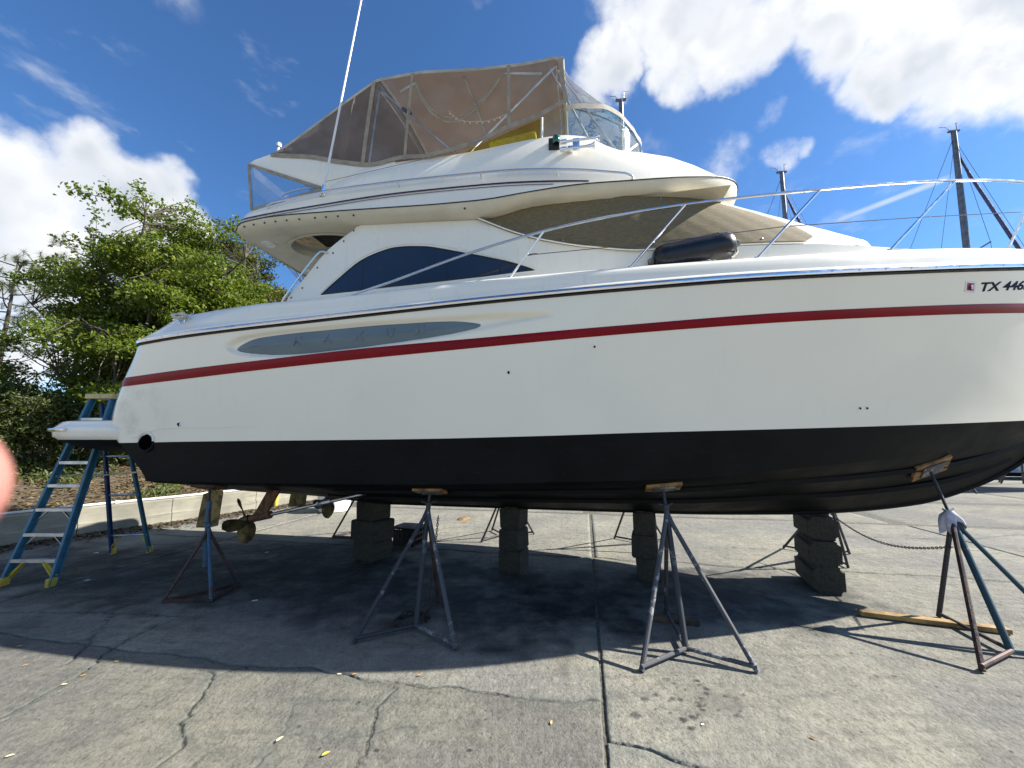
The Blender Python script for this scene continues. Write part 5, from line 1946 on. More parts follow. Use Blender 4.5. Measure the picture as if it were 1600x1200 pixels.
for sgn in (1, -1):
    def S(p):
        return (p[0], sgn * p[1], p[2])
    bounds = [-3.19, -1.74, -1.20, .20, .86]
    for a, b in zip(bounds[:-1], bounds[1:]):
        pn = MB()
        pn.grid([[S(side_pt(x, f) + Vector((0, .012 * math.sin(9 * x + 4 * f) * math.sin(math.pi * f), 0))) for x in np.linspace(a, b, 18)] for f in np.linspace(0, 1, 10)], flip=sgn < 0)
        part(pn, 'side_panel', 'clear_vinyl')

    def band(P, w, nm='canvas_border'):
        mb = MB()
        P = [Vector(p) for p in P]
        A_, B_ = [], []
        for i, p in enumerate(P):
            t = (P[min(i + 1, len(P) - 1)] - P[max(0, i - 1)]).normalized()
            n_ = t.cross(Vector((0, 1, 0))).normalized()
            A_.append(S(p + n_ * w + Vector((0, -.006, 0))))
            B_.append(S(p - n_ * w + Vector((0, -.006, 0))))
        mb.grid([A_, B_], flip=sgn > 0)
        return part(mb, nm, 'piping')
    band([side_pt(x, .02 + .012 * math.sin(9 * x), .004) for x in np.linspace(-3.19, .90, 60)], .030)
    band([side_pt(-1.70 + .12 * f - .06, f, .005) for f in np.linspace(.0, 1, 10)], .028, 'canvas_seam')
    band([side_pt(-1.135 + .08 * f - .03, f, .005) for f in np.linspace(.0, 1, 10)], .020, 'canvas_seam')
    band([side_pt(.21, f, .005) for f in np.linspace(.0, 1, 10)], .022, 'canvas_seam')
    band([side_pt(.88 - .0 * f, f, .005) + Vector((.04 - .12 * f + .06 * f * f, 0, 0)) for f in np.linspace(.0, 1, 10)], .026, 'canvas_seam')
    # rolled zip flap: a deep curve across the middle panel
    band([side_pt(-1.06 + 1.22 * t, 1 - .70 * (math.sin(math.pi * clamp(t, 0, 1)) ** .6) * (1 - .12 * t), .006) for t in np.linspace(.02, .98, 40)], .011, 'zip_flap')
    band([side_pt(-1.04 + 1.18 * t, .96 - .60 * (math.sin(math.pi * clamp(t, 0, 1)) ** .6) * (1 - .12 * t), .006) for t in np.linspace(.03, .97, 40)], .007, 'zip_flap')
    # visor between roof front and screen top
    vis = MB()
    ks = max(i for i, p in enumerate(rs1) if p[0] < .90)
    low = rs1[ks:]
    hi = []
    for i, p in enumerate(low):
        t = i / (len(low) - 1)
        y = -1.35 * (1 - t)
        hi.append((.87, y, roof_z(.87) + .16 * (1 - abs(y / 1.36) ** 2.2)))
    vis.grid([[S(Vector(a).lerp(Vector(b), f) + Vector((.03, -.03, .01)) * math.sin(math.pi * f)) for a, b in zip(low, hi)] for f in np.linspace(0, 1, 9)], flip=sgn < 0)
    part(vis, 'visor_panel', 'clear_vinyl')
    bb = MB()
    bb.grid([[S((p[0] + .014 + .006 * math.sin(i * .9), p[1] - .014, p[2] + dz + .008 * math.sin(i * .7))) for i, p in enumerate(rs1[ks:])] for dz in (-.035, 0, .035)], flip=sgn > 0)
    part(bb, 'visor_border', 'cream_canvas')
    k4 = int(len(low) * .62)
    bz = MB()
    bz.tube([S(Vector(low[k4]).lerp(Vector(hi[k4]), f) + Vector((.03, -.03, .01)) * math.sin(math.pi * f)) for f in np.linspace(0, 1, 8)], .009, 5)
    part(bz, 'visor_seam', 'grey_canvas')
    # stainless bows
    for path, r_ in (([(-1.6, -1.28, 6.58), (-1.72, -1.27, 5.30)], .013), ([(-1.62, -1.28, 6.56), (-.42, -1.22, 5.36)], .014), ([(.80, -1.28, 6.44), (-.42, -1.22, 5.36)], .014),
                     ([(.72, -1.28, 6.42), (1.25, -1.0, 5.42)], .013), ([(.80, -1.27, 6.40), (1.62, -.75, 5.42)], .012), ([(.15, -1.29, 6.45), (.62, -1.28, 6.36)], .014),
                     ([(-1.30, -1.28, 6.46), (-1.08, -1.28, 6.56)], .013)):
        tb = MB()
        tb.tube([S(p) for p in path], r_, 8)
        part(tb, 'bimini_frame_tube', 'aluminium')
    for p in ((-.42, -1.22, 5.37), (-1.2, -1.265, 6.15)):
        jn = MB()
        jn.tube([S((p[0] - .06, p[1], p[2] + .05)), S((p[0] + .06, p[1], p[2] - .05))], .026, 8)
        part(jn, 'frame_joint', 'black_rubber')
for x in (-1.63, .80, -.4):
    bw_ = MB()
    bw_.tube([(x, y * 1.28, roof_z(x) - .03 + .15 * (1 - abs(y) ** 2.2)) for y in np.linspace(-1, 1, 15)], .013, 8)
    part(bw_, 'bimini_bow', 'aluminium')
# string of small lamps (unlit) inside the canopy
sl2 = MB()
bl = MB()
P = spline([(-.75, -.9, 6.42), (-.55, -.9, 6.24), (-.2, -.9, 6.17), (.1, -.9, 6.24), (.25, -.9, 6.38)], 8)
sl2.tube(P, .003, 4)
sl2_o = part(sl2, 'light_string', 'white_plastic')
for i in range(1, len(P), 2):
    b_ = MB()
    b_.lathe([(.002, 0), (.010, -.012), (.011, -.024), (0, -.036)], P[i], (0, 0, 1), 8)
    part(b_, 'bulb', 'white_plastic', sl2_o)

# aerial, air horns, sidelight, short mast at the after end
an = MB()
an.tube([(-2.215, -1.45, 5.06), (-2.13, -1.45, 5.70), (-1.84, -1.45, 7.95), (-1.75, -1.45, 8.65)], [.017, .014, .010, .007], 8)
ao = part(an, 'whip_aerial', 'white_plastic')
an = MB()
an.tube([(-2.235, -1.45, 4.96), (-2.215, -1.45, 5.07)], .024, 10)
an.lathe([(.05, 0), (.05, .02), (.03, .04), (.028, .06), (0, .06)], (-2.235, -1.42, 4.93), (0, -.3, 1), 12)
part(an, 'aerial_mount', 'chrome', ao)
sy = -1.40
hn = MB()
for dz, L in ((0.085, .42), (-.01, .36)):
    hn.tube([(.87, sy, 5.175 + dz), (.87 + L * .72, sy, 5.175 + dz), (.87 + L * .9, sy, 5.175 + dz), (.87 + L, sy, 5.175 + dz)], [.014, .016, .024, .045], 12, cap=False)
    hn.lathe([(.03, -.05), (.032, 0), (.02, .03), (0, .035)], (.86, sy, 5.175 + dz), (-1, 0, 0), 12)
hno = part(hn, 'air_horns', 'chrome')
hn = MB()
hn.box((1.02, sy + .01, 5.212), (.08, .03, .15))
hn.box((.95, sy + .06, 5.18), (.06, .12, .05))
part(hn, 'horn_bracket', 'chrome', hno, bevel=.006)
sd_ = MB()
sd_.lathe([(.035, -.05), (.045, -.03), (.045, .03), (.035, .05), (0, .055)], (.79, -1.38, 5.32), (0, 0, 1), 14)
sdo = part(sd_, 'sidelight', 'green_lens')
sd_ = MB()
sd_.box((.76, -1.31, 5.30), (.13, .10, .15))
part(sd_, 'sidelight_housing', 'black_rubber', sdo, bevel=.01)
sm = MB()
sm.tube([(-3.22, -1.2, 5.70), (-3.2, -1.2, 5.98)], .018, 8)
sm.lathe([(.034, 0), (.034, .05), (.026, .06), (0, .065)], (-3.2, -1.2, 5.98), (0, 0, 1), 12)
part(sm, 'stern_light_mast', 'white_plastic')
# thin control line stretched from the aerial to the canvas
cl_ = MB()
cl_.tube([(-2.2, -1.44, 5.13), (-.65, -1.36, 5.35)], .004, 4)
part(cl_, 'aerial_stay', 'grey_canvas')

# ------------------------------------------------------------------ bow rail
brz = hermite([(-1.66, 3.455), (-1.195, 3.57), (-.059, 3.885), (.654, 4.032), (1.124, 4.099), (2.103, 4.195), (2.609, 4.240), (3.464, 4.325), (4.307, 4.437), (4.969, 4.535), (6.033, 4.70), (7.0, 4.82)])


def rail_b(x):
    return max(0.0, bs(x) - .22)


for sgn in (1,):
    xs_ = [-1.66 + .1 * i for i in range(87)]
    r_ = MB()
    P = [(x, -sgn * rail_b(x), brz(x)) for x in xs_ if rail_b(x) > .18]
    P.append((P[-1][0] + .12, 0, P[-1][2] + .02))
    r_.tube(P, .0145, 10)
    ro = part(r_, 'bow_rail', 'stainless')
    for (xb, xt) in ((.271, .654), (1.518, 2.11), (2.737, 3.455), (4.06, 4.99), (5.5, 6.3)):
        q = MB()
        q.tube([(xb, -sgn * (bs(xb) - .21), zd(xb) - .005), (xt, -sgn * rail_b(xt), brz(xt))], .0125, 8)
        so2 = part(q, 'stanchion', 'stainless', ro)
        q = MB()
        q.lathe([(.03, 0), (.03, .005), (.019, .009), (.017, .025), (.0, .025)], (xb, -sgn * (bs(xb) - .21), zd(xb) - .002), (0.3, 0, 1), 12)
        part(q, 'stanchion_base', 'stainless', so2)
    ll = MB()
    mids = [(.48, brz(.48) - .23), (1.70, 3.79), (3.05, 3.915), (4.45, 4.06), (5.85, 4.30)]
    ll.tube([(x, -sgn * (bs(x) - .215), z) for x, z in mids], .0045, 5)
    ll.lathe([(.008, 0), (.010, .02), (.008, .07), (.004, .1)], (mids[0][0], -sgn * (bs(.48) - .215), mids[0][1]), (1, 0, .08), 8)
    part(ll, 'lifeline', 'stay_wire', ro)

# cleats (part of the deck)
for (x, y, z) in ((2.247, -1.66, 3.455), (-3.86, -1.71, 3.245), (2.247, 1.66, 3.455), (-3.86, 1.70, 3.26)):
    c_ = MB()
    c_.tube(spline([(x - .13, y, z + .035), (x - .06, y, z + .05), (x + .06, y, z + .05), (x + .13, y, z + .035)], 4), .012, 8)
    c_.tube([(x - .035, y, z - .02), (x - .035, y, z + .05)], .012, 8)
    c_.tube([(x + .035, y, z - .02), (x + .035, y, z + .05)], .012, 8)
    part(c_, 'cleat', 'stainless')

# ------------------------------------------------------------------ running gear
for sgn in (1, -1):
    y0 = -.85 * sgn
    sh = MB()
    sh.tube([(-3.55, y0, .715), (-1.60, y0, 1.150)], .022, 10)
    sho = part(sh, 'propeller_shaft', 'aluminium')
    gd = MB()
    gd.tube([(-2.35, y0, .985), (-2.23, y0, 1.012)], .045, 10)
    gd.lathe([(.05, 0), (.05, .03), (0, .03)], (-2.42, y0, .965), (1, 0, .22), 10)
    part(gd, 'shaft_collar', 'aluminium', sho)
    stt = MB()
    stt.tube([(-3.42, y0, .745), (-3.12, y0, .81)], .05, 12)
    stt.prism([(-3.38, y0 - .018, .78), (-3.18, y0 - .018, .82), (-2.98, y0 - .018, 1.17), (-3.16, y0 - .018, 1.17)], (0, .036, 0))
    part(stt, 'shaft_strut', 'rust')
    hub = MB()
    hub.lathe([(0, -.12), (.03, -.11), (.05, -.06), (.062, .03), (.055, .07)], (-3.50, y0, .726), (1, 0, .22), 16)
    ho = part(hub, 'propeller', 'bronze')
    for k in range(4):
        bl_ = MB()
        a = RAD(8 + 90 * k) * 1
        ax = Vector((1, 0, .22)).normalized()
        u_ = Vector((0, 1, 0))
        w_ = ax.cross(u_)
        rd = u_ * math.cos(a) + w_ * math.sin(a)
        tg = -u_ * math.sin(a) + w_ * math.cos(a)
        rws = []
        for i in range(10):
            f = i / 9
            rr_ = .04 + .27 * f
            cw = .105 * math.sqrt(max(.0, math.sin(math.pi * min(1, .16 + .84 * f) ** 1.0))) * (1 if f < 1 else 0) + .004
            pitch = RAD(58 - 34 * f)
            dr = tg * math.cos(pitch) + ax * math.sin(pitch)
            nrm = (tg * -math.sin(pitch) + ax * math.cos(pitch))
            c0 = Vector((-3.50, y0, .726)) + rd * rr_ - ax * (.05 * f)
            rws.append([c0 + dr * cw * s_ + nrm * (.014 * (1 - s_ * s_) * (1.2 - f)) for s_ in (-1, -.6, -.2, .2, .6, 1)] + [c0 + dr * cw * s_ - nrm * .004 for s_ in (.6, .2, -.2, -.6)])
        bl_.grid(rws, closed=True)
        part(bl_, 'blade', 'bronze', ho)
    ru = MB()
    ru.add([(-4.28, y0 - .006, .60), (-4.04, y0 - .026, .61), (-3.93, y0 - .004, .64), (-3.90, y0 - .004, 1.10), (-4.06, y0 - .03, 1.10), (-4.22, y0 - .006, 1.05),
            (-4.28, y0 + .006, .60), (-4.04, y0 + .026, .61), (-3.93, y0 + .004, .64), (-3.90, y0 + .004, 1.10), (-4.06, y0 + .03, 1.10), (-4.22, y0 + .006, 1.05)],
           [(0, 1, 4, 5), (1, 2, 3, 4), (6, 11, 10, 7), (7, 10, 9, 8), (0, 6, 7, 1), (1, 7, 8, 2), (2, 8, 9, 3), (3, 9, 10, 4), (4, 10, 11, 5), (5, 11, 6, 0)])
    ruo = part(ru, 'rudder', 'bronze', smooth=False)
    rs_ = MB()
    rs_.tube([(-4.06, y0, 1.05), (-4.06, y0, 1.22)], .03, 10)
    part(rs_, 'rudder_stock', 'bronze', ruo)

# ------------------------------------------------------------------ boat stands
def keel_surf(x, b):
    return zk(x) + (zc(x) - zk(x)) * min(1, abs(b) / max(.05, bc(x))) ** 1.05


def jack_stand(feet, hub, pad_b, label, mats, base='star', apex_h=1.0, padmat='pad_ply', pad_size=(.34, .20), r=.021, leg_mats=None, post_in=0.0, name='boat_stand', spin=0.0):
    feet = [Vector((a, b, 0)) for a, b in feet]
    hub = Vector((hub[0], hub[1], 0))
    x, y = pad_b
    top = W((x, y, keel_surf(x, y)))
    root = tag(empty(name, hub), label, 'boat stand', 'stands propping the yacht')
    dz = top - hub
    apex = hub + dz * (apex_h / top.z)

    def L(p):
        return Vector(p) - hub
    lm = leg_mats or [mats] * 4
    for i, f in enumerate(feet):
        k = MB()
        a = apex - (apex - f).normalized() * .02
        k.tube([L(apex + Vector((0, 0, .03))), L(a.lerp(f, .06)), L(f + Vector((0, 0, .012)))], [r * .9, r, r], 10)
        k.build('leg', MATS[lm[i]], root)
    if base != 'triangle':
        k = MB()
        k.tube([L(apex + dz.normalized() * .06), L(hub + Vector((0, 0, .02)))], r * 1.25, 12)
        k.build('post', MATS[lm[3]], root)
        for i, f in enumerate(feet):
            k = MB()
            k.tube([L(hub + Vector((0, 0, .045))), L(f + Vector((0, 0, .045)))], r * .85, 8)
            k.build('base_bar', MATS[lm[i]], root)
    else:
        k = MB()
        k.tube([L(apex + dz.normalized() * .35), L(apex - Vector((0, 0, .42)))], r * 1.5, 12)
        k.build('post', MATS[lm[3]], root)
        for i in range(3):
            k = MB()
            a, b = feet[i], feet[(i + 1) % 3]
            k.box(L(a.lerp(b, .5) + Vector((0, 0, .022))), ((b - a).length, .035, .035), Matrix.Rotation(math.atan2(b.y - a.y, b.x - a.x), 3, 'Z'))
            k.build('base_bar', MATS[lm[0] if i else 'rust_stand'], root)
    # screw, wing nut, head plate, plywood pad
    k = MB()
    k.tube([L(apex), L(top - dz.normalized() * .03)], .014, 10)
    k.build('screw', MATS['dark_stand'], root)
    k = MB()
    c0 = L(apex + dz.normalized() * .07)
    k.tube([c0 - Vector((0, 0, .018)), c0 + Vector((0, 0, .018))], .034, 10)
    for s in (-1, 1):
        k.tube([c0, c0 + Vector((s * .075, .02 * s, .03))], .009, 6)
    k.build('screw_handle', MATS[lm[3]], root)
    dead = math.atan2(keel_surf(x, abs(y) + .1) - keel_surf(x, abs(y) - .1), .2)
    slope = math.atan2(keel_surf(x + .15, y) - keel_surf(x - .15, y), .3)
    Rm = Matrix.Rotation(-YAW + spin, 3, 'Z') @ Matrix.Rotation(-slope, 3, 'Y') @ Matrix.Rotation(-dead if y < 0 else dead, 3, 'X')
    nrm = Rm @ Vector((0, 0, 1))
    k = MB()
    k.box(L(top - nrm * .022), (pad_size[0], pad_size[1], .034), Rm)
    k.build('pad', MATS[padmat], root, bevel=.004)
    k = MB()
    k.box(L(top - nrm * .046), (pad_size[0] * .62, pad_size[1] * .7, .014), Rm)
    k.build('head_plate', MATS['galvanised_worn' if padmat != 'old_board' else 'rust_stand'], root, bevel=.002)
    return root


jack_stand([(-3.89, 4.59), (-3.36, 4.60), (-3.40, 5.10)], (-3.56, 4.80), (-3.66, -1.28), 'blue boat stand with triangular rusty base beneath the stern rudder', 'blue_stand_paint', 'triangle', .70, 'old_board', leg_mats=['rust_stand', 'blue_stand_paint', 'rust_stand', 'blue_stand_paint'], r=.018)
s2 = jack_stand([(-1.41, 3.72), (-.49, 3.61), (-.82, 4.59)], (-.92, 3.97), (-.67, -1.36), 'grey boat stand with a coiled chain at its foot', 'galvanised_worn', apex_h=1.04, leg_mats=['galvanised_dark', 'galvanised_worn', 'rust_stand', 'galvanised_dark'])
jack_stand([(1.01, 3.29), (1.91, 3.28), (1.59, 4.28)], (1.48, 3.56), (1.79, -1.30), 'grey boat stand beside the pavement joint, in the middle of the near row', 'galvanised_worn', apex_h=1.08, leg_mats=['galvanised_worn', 'galvanised_worn', 'galvanised_dark', 'galvanised_dark'])
s4 = jack_stand([(3.68, 3.30), (4.75, 3.42), (4.36, 4.23)], (4.20, 3.52), (4.64, -.56), 'dark teal and rust boat stand under the bow, with a rag on it', 'teal_stand_paint', apex_h=1.02, leg_mats=['rust_stand', 'teal_stand_paint', 'dark_stand', 'teal_stand_paint'], pad_size=(.36, .24))
jack_stand([(-3.33, 7.48), (-2.70, 7.35), (-2.80, 8.15)], (-2.98, 7.62), (-3.1, 1.35), 'dark boat stand on the far side behind the propellers', 'dark_stand', 'triangle', .95, r=.018)
jack_stand([(-.54, 7.12), (.42, 7.72), (-.40, 8.02)], (-.18, 7.55), (-.35, 1.45), 'dark boat stand on the far side behind the second timber pile', 'dark_stand', apex_h=1.0, r=.018)
jack_stand([(1.88, 7.39), (2.74, 7.21), (2.20, 6.45)], (2.28, 7.02), (1.75, 1.35), 'dark boat stand on the far side between the two forward timber piles', 'dark_stand', apex_h=1.0, r=.018)
s8 = jack_stand([(4.54, 6.76), (5.36, 6.43), (4.75, 5.75)], (4.88, 6.32), (4.35, .62), 'slate grey boat stand on the far side behind the foremost timber pile', 'galvanised_dark', apex_h=1.0, r=.018)

# rag on the bow stand
rag = MB()
top4 = W((4.64, -.56, keel_surf(4.64, -.56)))
hub4 = Vector((4.20, 3.52, 0))
ap = hub4 + (top4 - hub4) * ((1.05) / top4.z)
rws = []
for i in range(13):
    t = i / 12
    row = []
    for j in range(28):
        a = 2 * math.pi * j / 28
        drop = t * (0.17 + .05 * math.sin(a * 2 + 1) + .035 * math.sin(a * 5))
        rad = .022 + .055 * math.sin(min(1, t * 1.15) * math.pi * .55) + .016 * t * math.sin(a * 5 + .6) + .008 * math.sin(a * 9) * t
        row.append(ap + Vector((math.cos(a) * rad * 1.25, math.sin(a) * rad, .05 - drop)))
    rws.append(row)
rag.grid(rws, closed=True, flip=True)
tag(rag.build('rag', MATS['rag_cloth'], angle=70), 'grey white cloth rag draped over the bow stand', 'rag')


# ------------------------------------------------------------------ chains
def chain(path, name, label, link=.036, wire=.0042, group=None):
    P = [Vector(p) for p in path]
    seg = [(b - a).length for a, b in zip(P[:-1], P[1:])]
    tot = sum(seg)
    n = int(tot / (link * .72))
    mb = MB()
    for k in range(n):
        s = tot * (k + .5) / n
        i = 0
        while i < len(seg) - 1 and s > seg[i]:
            s -= seg[i]
            i += 1
        c0 = P[i].lerp(P[i + 1], clamp(s / seg[i], 0, 1))
        t = (P[i + 1] - P[i]).normalized()
        u = t.cross(Vector((0, 0, 1)) if abs(t.z) < .9 else Vector((1, 0, 0))).normalized()
        if k % 2:
            u = t.cross(u)
        pts = [c0 + t * math.cos(a) * link * .5 + u * math.sin(a) * link * .3 for a in [2 * math.pi * q / 8 for q in range(9)]]
        mb.tube(pts, wire, 4, cap=False)
    return tag(mb.build(name, MATS['rust_stand'], angle=60), label, 'chain', group)


a, b = ap + Vector((-.02, .0, -.30)), Vector((4.70, 6.05, .80))
chain([a.lerp(b, t) - Vector((0, 0, .22 * math.sin(math.pi * t))) for t in np.linspace(0, 1, 30)], 'chain', 'dark chain hanging from the bow stand to the far side stand')
c0 = Vector((-1.02, 4.12, 0))
cp = [Vector((-.80, 4.34, .98)), Vector((-.83, 4.30, .5)), Vector((-.86, 4.24, .06))]
for k in range(34):
    an_ = k * .47
    rad = .15 + .05 * math.sin(k * .9)
    cp.append(c0 + Vector((math.cos(an_) * rad * 1.1, math.sin(an_) * rad * .8, .014 + .0012 * k + .012 * math.sin(k * 2.3))))
chain(cp, 'chain', 'rusty chain coiled on the ground at the foot of the grey stand')

# ------------------------------------------------------------------ timber blocks under the keel


def block(x, y, z, w, d, h, rz, label, seed, rnd=.02):
    rn = random.Random(seed)
    import bmesh
    bm = bmesh.new()
    bmesh.ops.create_cube(bm, size=1.0)
    for v_ in bm.verts:
        v_.co = Vector((v_.co.x * w + rn.uniform(-.012, .012), v_.co.y * d + rn.uniform(-.012, .012), v_.co.z * h + (rn.uniform(-.004, .004))))
    bmesh.ops.bevel(bm, geom=[e for e in bm.edges if abs(e.verts[0].co.y - e.verts[1].co.y) > d * .6], offset=rnd, segments=3, affect='EDGES')
    bmesh.ops.bevel(bm, geom=[e for e in bm.edges if len(e.link_faces) == 2 and e.calc_face_angle(0) > 1.0], offset=.006, segments=1, affect='EDGES')
    me = bpy.data.meshes.new('timber_block')
    bm.to_mesh(me)
    bm.free()
    me.shade_smooth()
    me.set_sharp_from_angle(angle=RAD(40))
    me.materials.append(MATS['timber_block'])
    o = bpy.data.objects.new('timber_block', me)
    COL.objects.link(o)
    o.location = (x, y, z + h / 2)
    o.rotation_euler = (0, 0, rz)
    # drying checks: thin splits in the end grain and face
    for k in range(3):
        ck = MB()
        xx = rn.uniform(-.3, .3) * w
        zz = rn.uniform(-.35, .1) * h
        pts = [(xx + rn.uniform(-.01, .01), -d / 2 - .0015, zz + t * h * .4) for t in (0, .33, .66, 1)]
        ck.add([(p[0] - .003 * (1 - abs(i - 1.5) / 2), p[1], p[2]) for i, p in enumerate(pts)] + [(p[0] + .003, p[1], p[2]) for p in pts], [(0, 4, 5, 1), (1, 5, 6, 2), (2, 6, 7, 3)])
        c_ = ck.build('split', MATS['black_rubber'], o, smooth=False)
    tag(o, label, 'timber block', 'timber blocks carrying the keel')
    return o


PIL = [('aftmost', -2.13, 6.22, RAD(-32), [(.44, .36, .285), (.50, .40, .295), (.38, .36, .275)]),
       ('second', 0.02, 5.70, RAD(-22), [(.31, .36, .285), (.30, .36, .28), (.29, .36, .285)]),
       ('third', 1.78, 5.36, RAD(-20), [(.30, .36, .285), (.31, .38, .285), (.28, .36, .28)]),
       ('foremost', 3.82, 5.08, RAD(-17), [(.33, .60, .30), (.32, .55, .295), (.32, .50, .275)])]
for pi_, (nm, x, y, rz, bl_) in enumerate(PIL):
    z = 0.004
    for k, (w_, d_, h_) in enumerate(bl_):
        lab = ('lowest', 'middle', 'topmost')[k] + ' rough square timber block of the ' + nm + ' keel pile'
        dx, dy = (RNG.random() - .5) * .05, (RNG.random() - .5) * .05
        block(x + dx, y + dy, z, w_, d_, h_, rz + (RNG.random() - .5) * .16, lab, pi_ * 10 + k, .045 if pi_ == 3 else .015)
        z += h_ + .001
# wedges packing the gap up to the keel
for pi_, (nm, x, y, rz, bl_) in enumerate(PIL):
    bx_ = to_boat2((x, y))
    hsum = sum(q[2] for q in bl_) + .006
    gap = max(.012, zk(bx_[0]) - .012 - hsum)
    mb = MB()
    mb.box(Vector((0, 0, gap / 2)), (.22, .3, gap))
    o = mb.build('packing_board', MATS['old_board'], smooth=False)
    o.location = (x, y, hsum)
    o.rotation_euler = (0, 0, rz)
    tag(o, 'thin packing board on top of the ' + nm + ' keel pile', 'board', 'packing boards under the keel')

# ------------------------------------------------------------------ planks, crate, bucket, post


def plank(a, b, w, h, mat, name, label, cat='plank'):
    a, b = Vector((*a, 0)), Vector((*b, 0))
    mb = MB()
    mb.box((0, 0, h / 2 + .008), ((b - a).length, w, h))
    o = mb.build(name, MATS[mat], bevel=.003)
    o.location = (a + b) / 2
    o.rotation_euler = (0, 0, math.atan2(b.y - a.y, b.x - a.x))
    return tag(o, label, cat)


plank((3.60, 4.29), (4.66, 3.90), .085, .042, 'plank_wood', 'plank', 'long yellow brown plank lying under the bow stand')
plank((1.42, 4.18), (1.83, 4.06), .09, .045, 'old_board', 'plank', 'short dark board lying behind the middle grey stand')
cr = tag(empty('crate', (-1.80, 7.05, 0), RAD(-18)), 'black plastic crate with a flat lid beside the aftmost timber pile', 'crate')
mb = MB()
for s in (-1, 1):
    for q in range(5):
        mb.box((s * .20, -.16 + .08 * q, .15), (.014, .016, .28))
        mb.box((-.20 + .10 * q, s * .17, .15), (.016, .014, .28))
    for zz in (.02, .11, .20, .285):
        mb.box((s * .20, 0, zz), (.018, .36, .022))
        mb.box((0, s * .17, zz), (.42, .018, .022))
mb.box((0, -.165, .14), (.39, .006, .25))
mb.box((0, .165, .14), (.39, .006, .25))
mb.build('frame', MATS['black_rubber'], cr, smooth=False)
mb = MB()
mb.box((0, 0, .02), (.38, .33, .02))
mb.build('floor', MATS['black_rubber'], cr, smooth=False)
mb = MB()
mb.grid([[(x, y, .305 + .03 * (1 - (x / .26) ** 2) * (1 - (y / .22) ** 2)) for x in np.linspace(-.24, .24, 9)] for y in np.linspace(-.2, .2, 7)])
mb.grid([[(x, y, .300) for x in np.linspace(-.24, .24, 9)] for y in np.linspace(-.2, .2, 7)], flip=True)
mb.build('lid', MATS['grey_canvas'], cr)
bu = tag(empty('bucket', (-4.55, 10.2, 0)), 'white plastic tub standing behind the far propeller', 'bucket')
mb = MB()
mb.lathe([(0, .004), (.34, .004), (.36, .02), (.42, .50), (.44, .50), (.44, .53), (.405, .53), (.345, .05), (0, .04)], (0, 0, 0), (0, 0, 1), 28)
mb.build('body', MATS['white_plastic'], bu)
mb = MB()
mb.tube([(math.cos(a) * .44, 0, .5 - .18 * math.sin(a)) for a in np.linspace(0, math.pi, 14)], .008, 6)
mb.build('handle', MATS['stainless'], bu)
yp_ = tag(empty('bollard', (-6.35, 10.7, 0)), 'slim yellow post with black band behind the shaft strut', 'post')
mb = MB()
mb.lathe([(.05, 0), (.05, .95), (.03, 1.0), (0, 1.0)], (0, 0, 0), (0, 0, 1), 14)
mb.build('post', MATS['ladder_yellow'], yp_)
mb = MB()
mb.lathe([(.054, .55), (.054, .65)], (0, 0, 0), (0, 0, 1), 14)
mb.build('band', MATS['black_rubber'], yp_)
mb = MB()
rws = []
for i in range(7):
    rws.append([(-1.09 + (.16 - .02 * i) * math.cos(q * .57) * (1 + .2 * math.sin(q * 3 + i)), 9.1 + (.1 - .013 * i) * math.sin(q * .57), .006 + .055 * math.sin(i / 6 * 1.5) + .012 * math.sin(q * 2.1 + i)) for q in range(11)])
mb.grid(rws, closed=True)
tag(mb.build('rag', MATS['plank_wood'], angle=70), 'tan rag crumpled on the sunlit concrete beyond the keel', 'rag')

# ------------------------------------------------------------------ blue stepladder
lad = tag(empty('stepladder', (-6.02, 5.10, 0)), 'blue fibreglass stepladder with yellow feet leaning open behind the swim platform', 'stepladder')
LB = Vector((-6.02, 5.10, 0))
TOPH = 2.40
fl0, fl1 = Vector((-6.34, 5.09, .0)) - LB, Vector((-5.70, 5.07, .0)) - LB
tl0, tl1 = Vector((-6.13, 5.60, TOPH)) - LB, Vector((-5.83, 5.60, TOPH)) - LB
bl0, bl1 = Vector((-6.36, 6.44, .0)) - LB, Vector((-5.83, 6.52, .0)) - LB
bt0, bt1 = Vector((-6.12, 5.72, TOPH - .06)) - LB, Vector((-5.84, 5.72, TOPH - .06)) - LB


def rail(a, b, w, d, name, mat):
    mb = MB()
    t = (b - a).normalized()
    y = Vector((0, 1, 0)) - t * t.y
    y.normalize()
    x = y.cross(t)
    rws = []
    for p in (a, b):
        rws.append([p + x * sx * w + y * sy_ * d for sx, sy_ in ((-1, -1), (1, -1), (1, -.72), (-.3, -.72), (-.3, .72), (1, .72), (1, 1), (-1, 1))])
    mb.grid(rws, closed=True)
    mb.f.append(tuple(range(8))[::-1])
    mb.f.append(tuple(8 + k for k in range(8)))
    return mb.build(name, MATS[mat], lad, smooth=False)


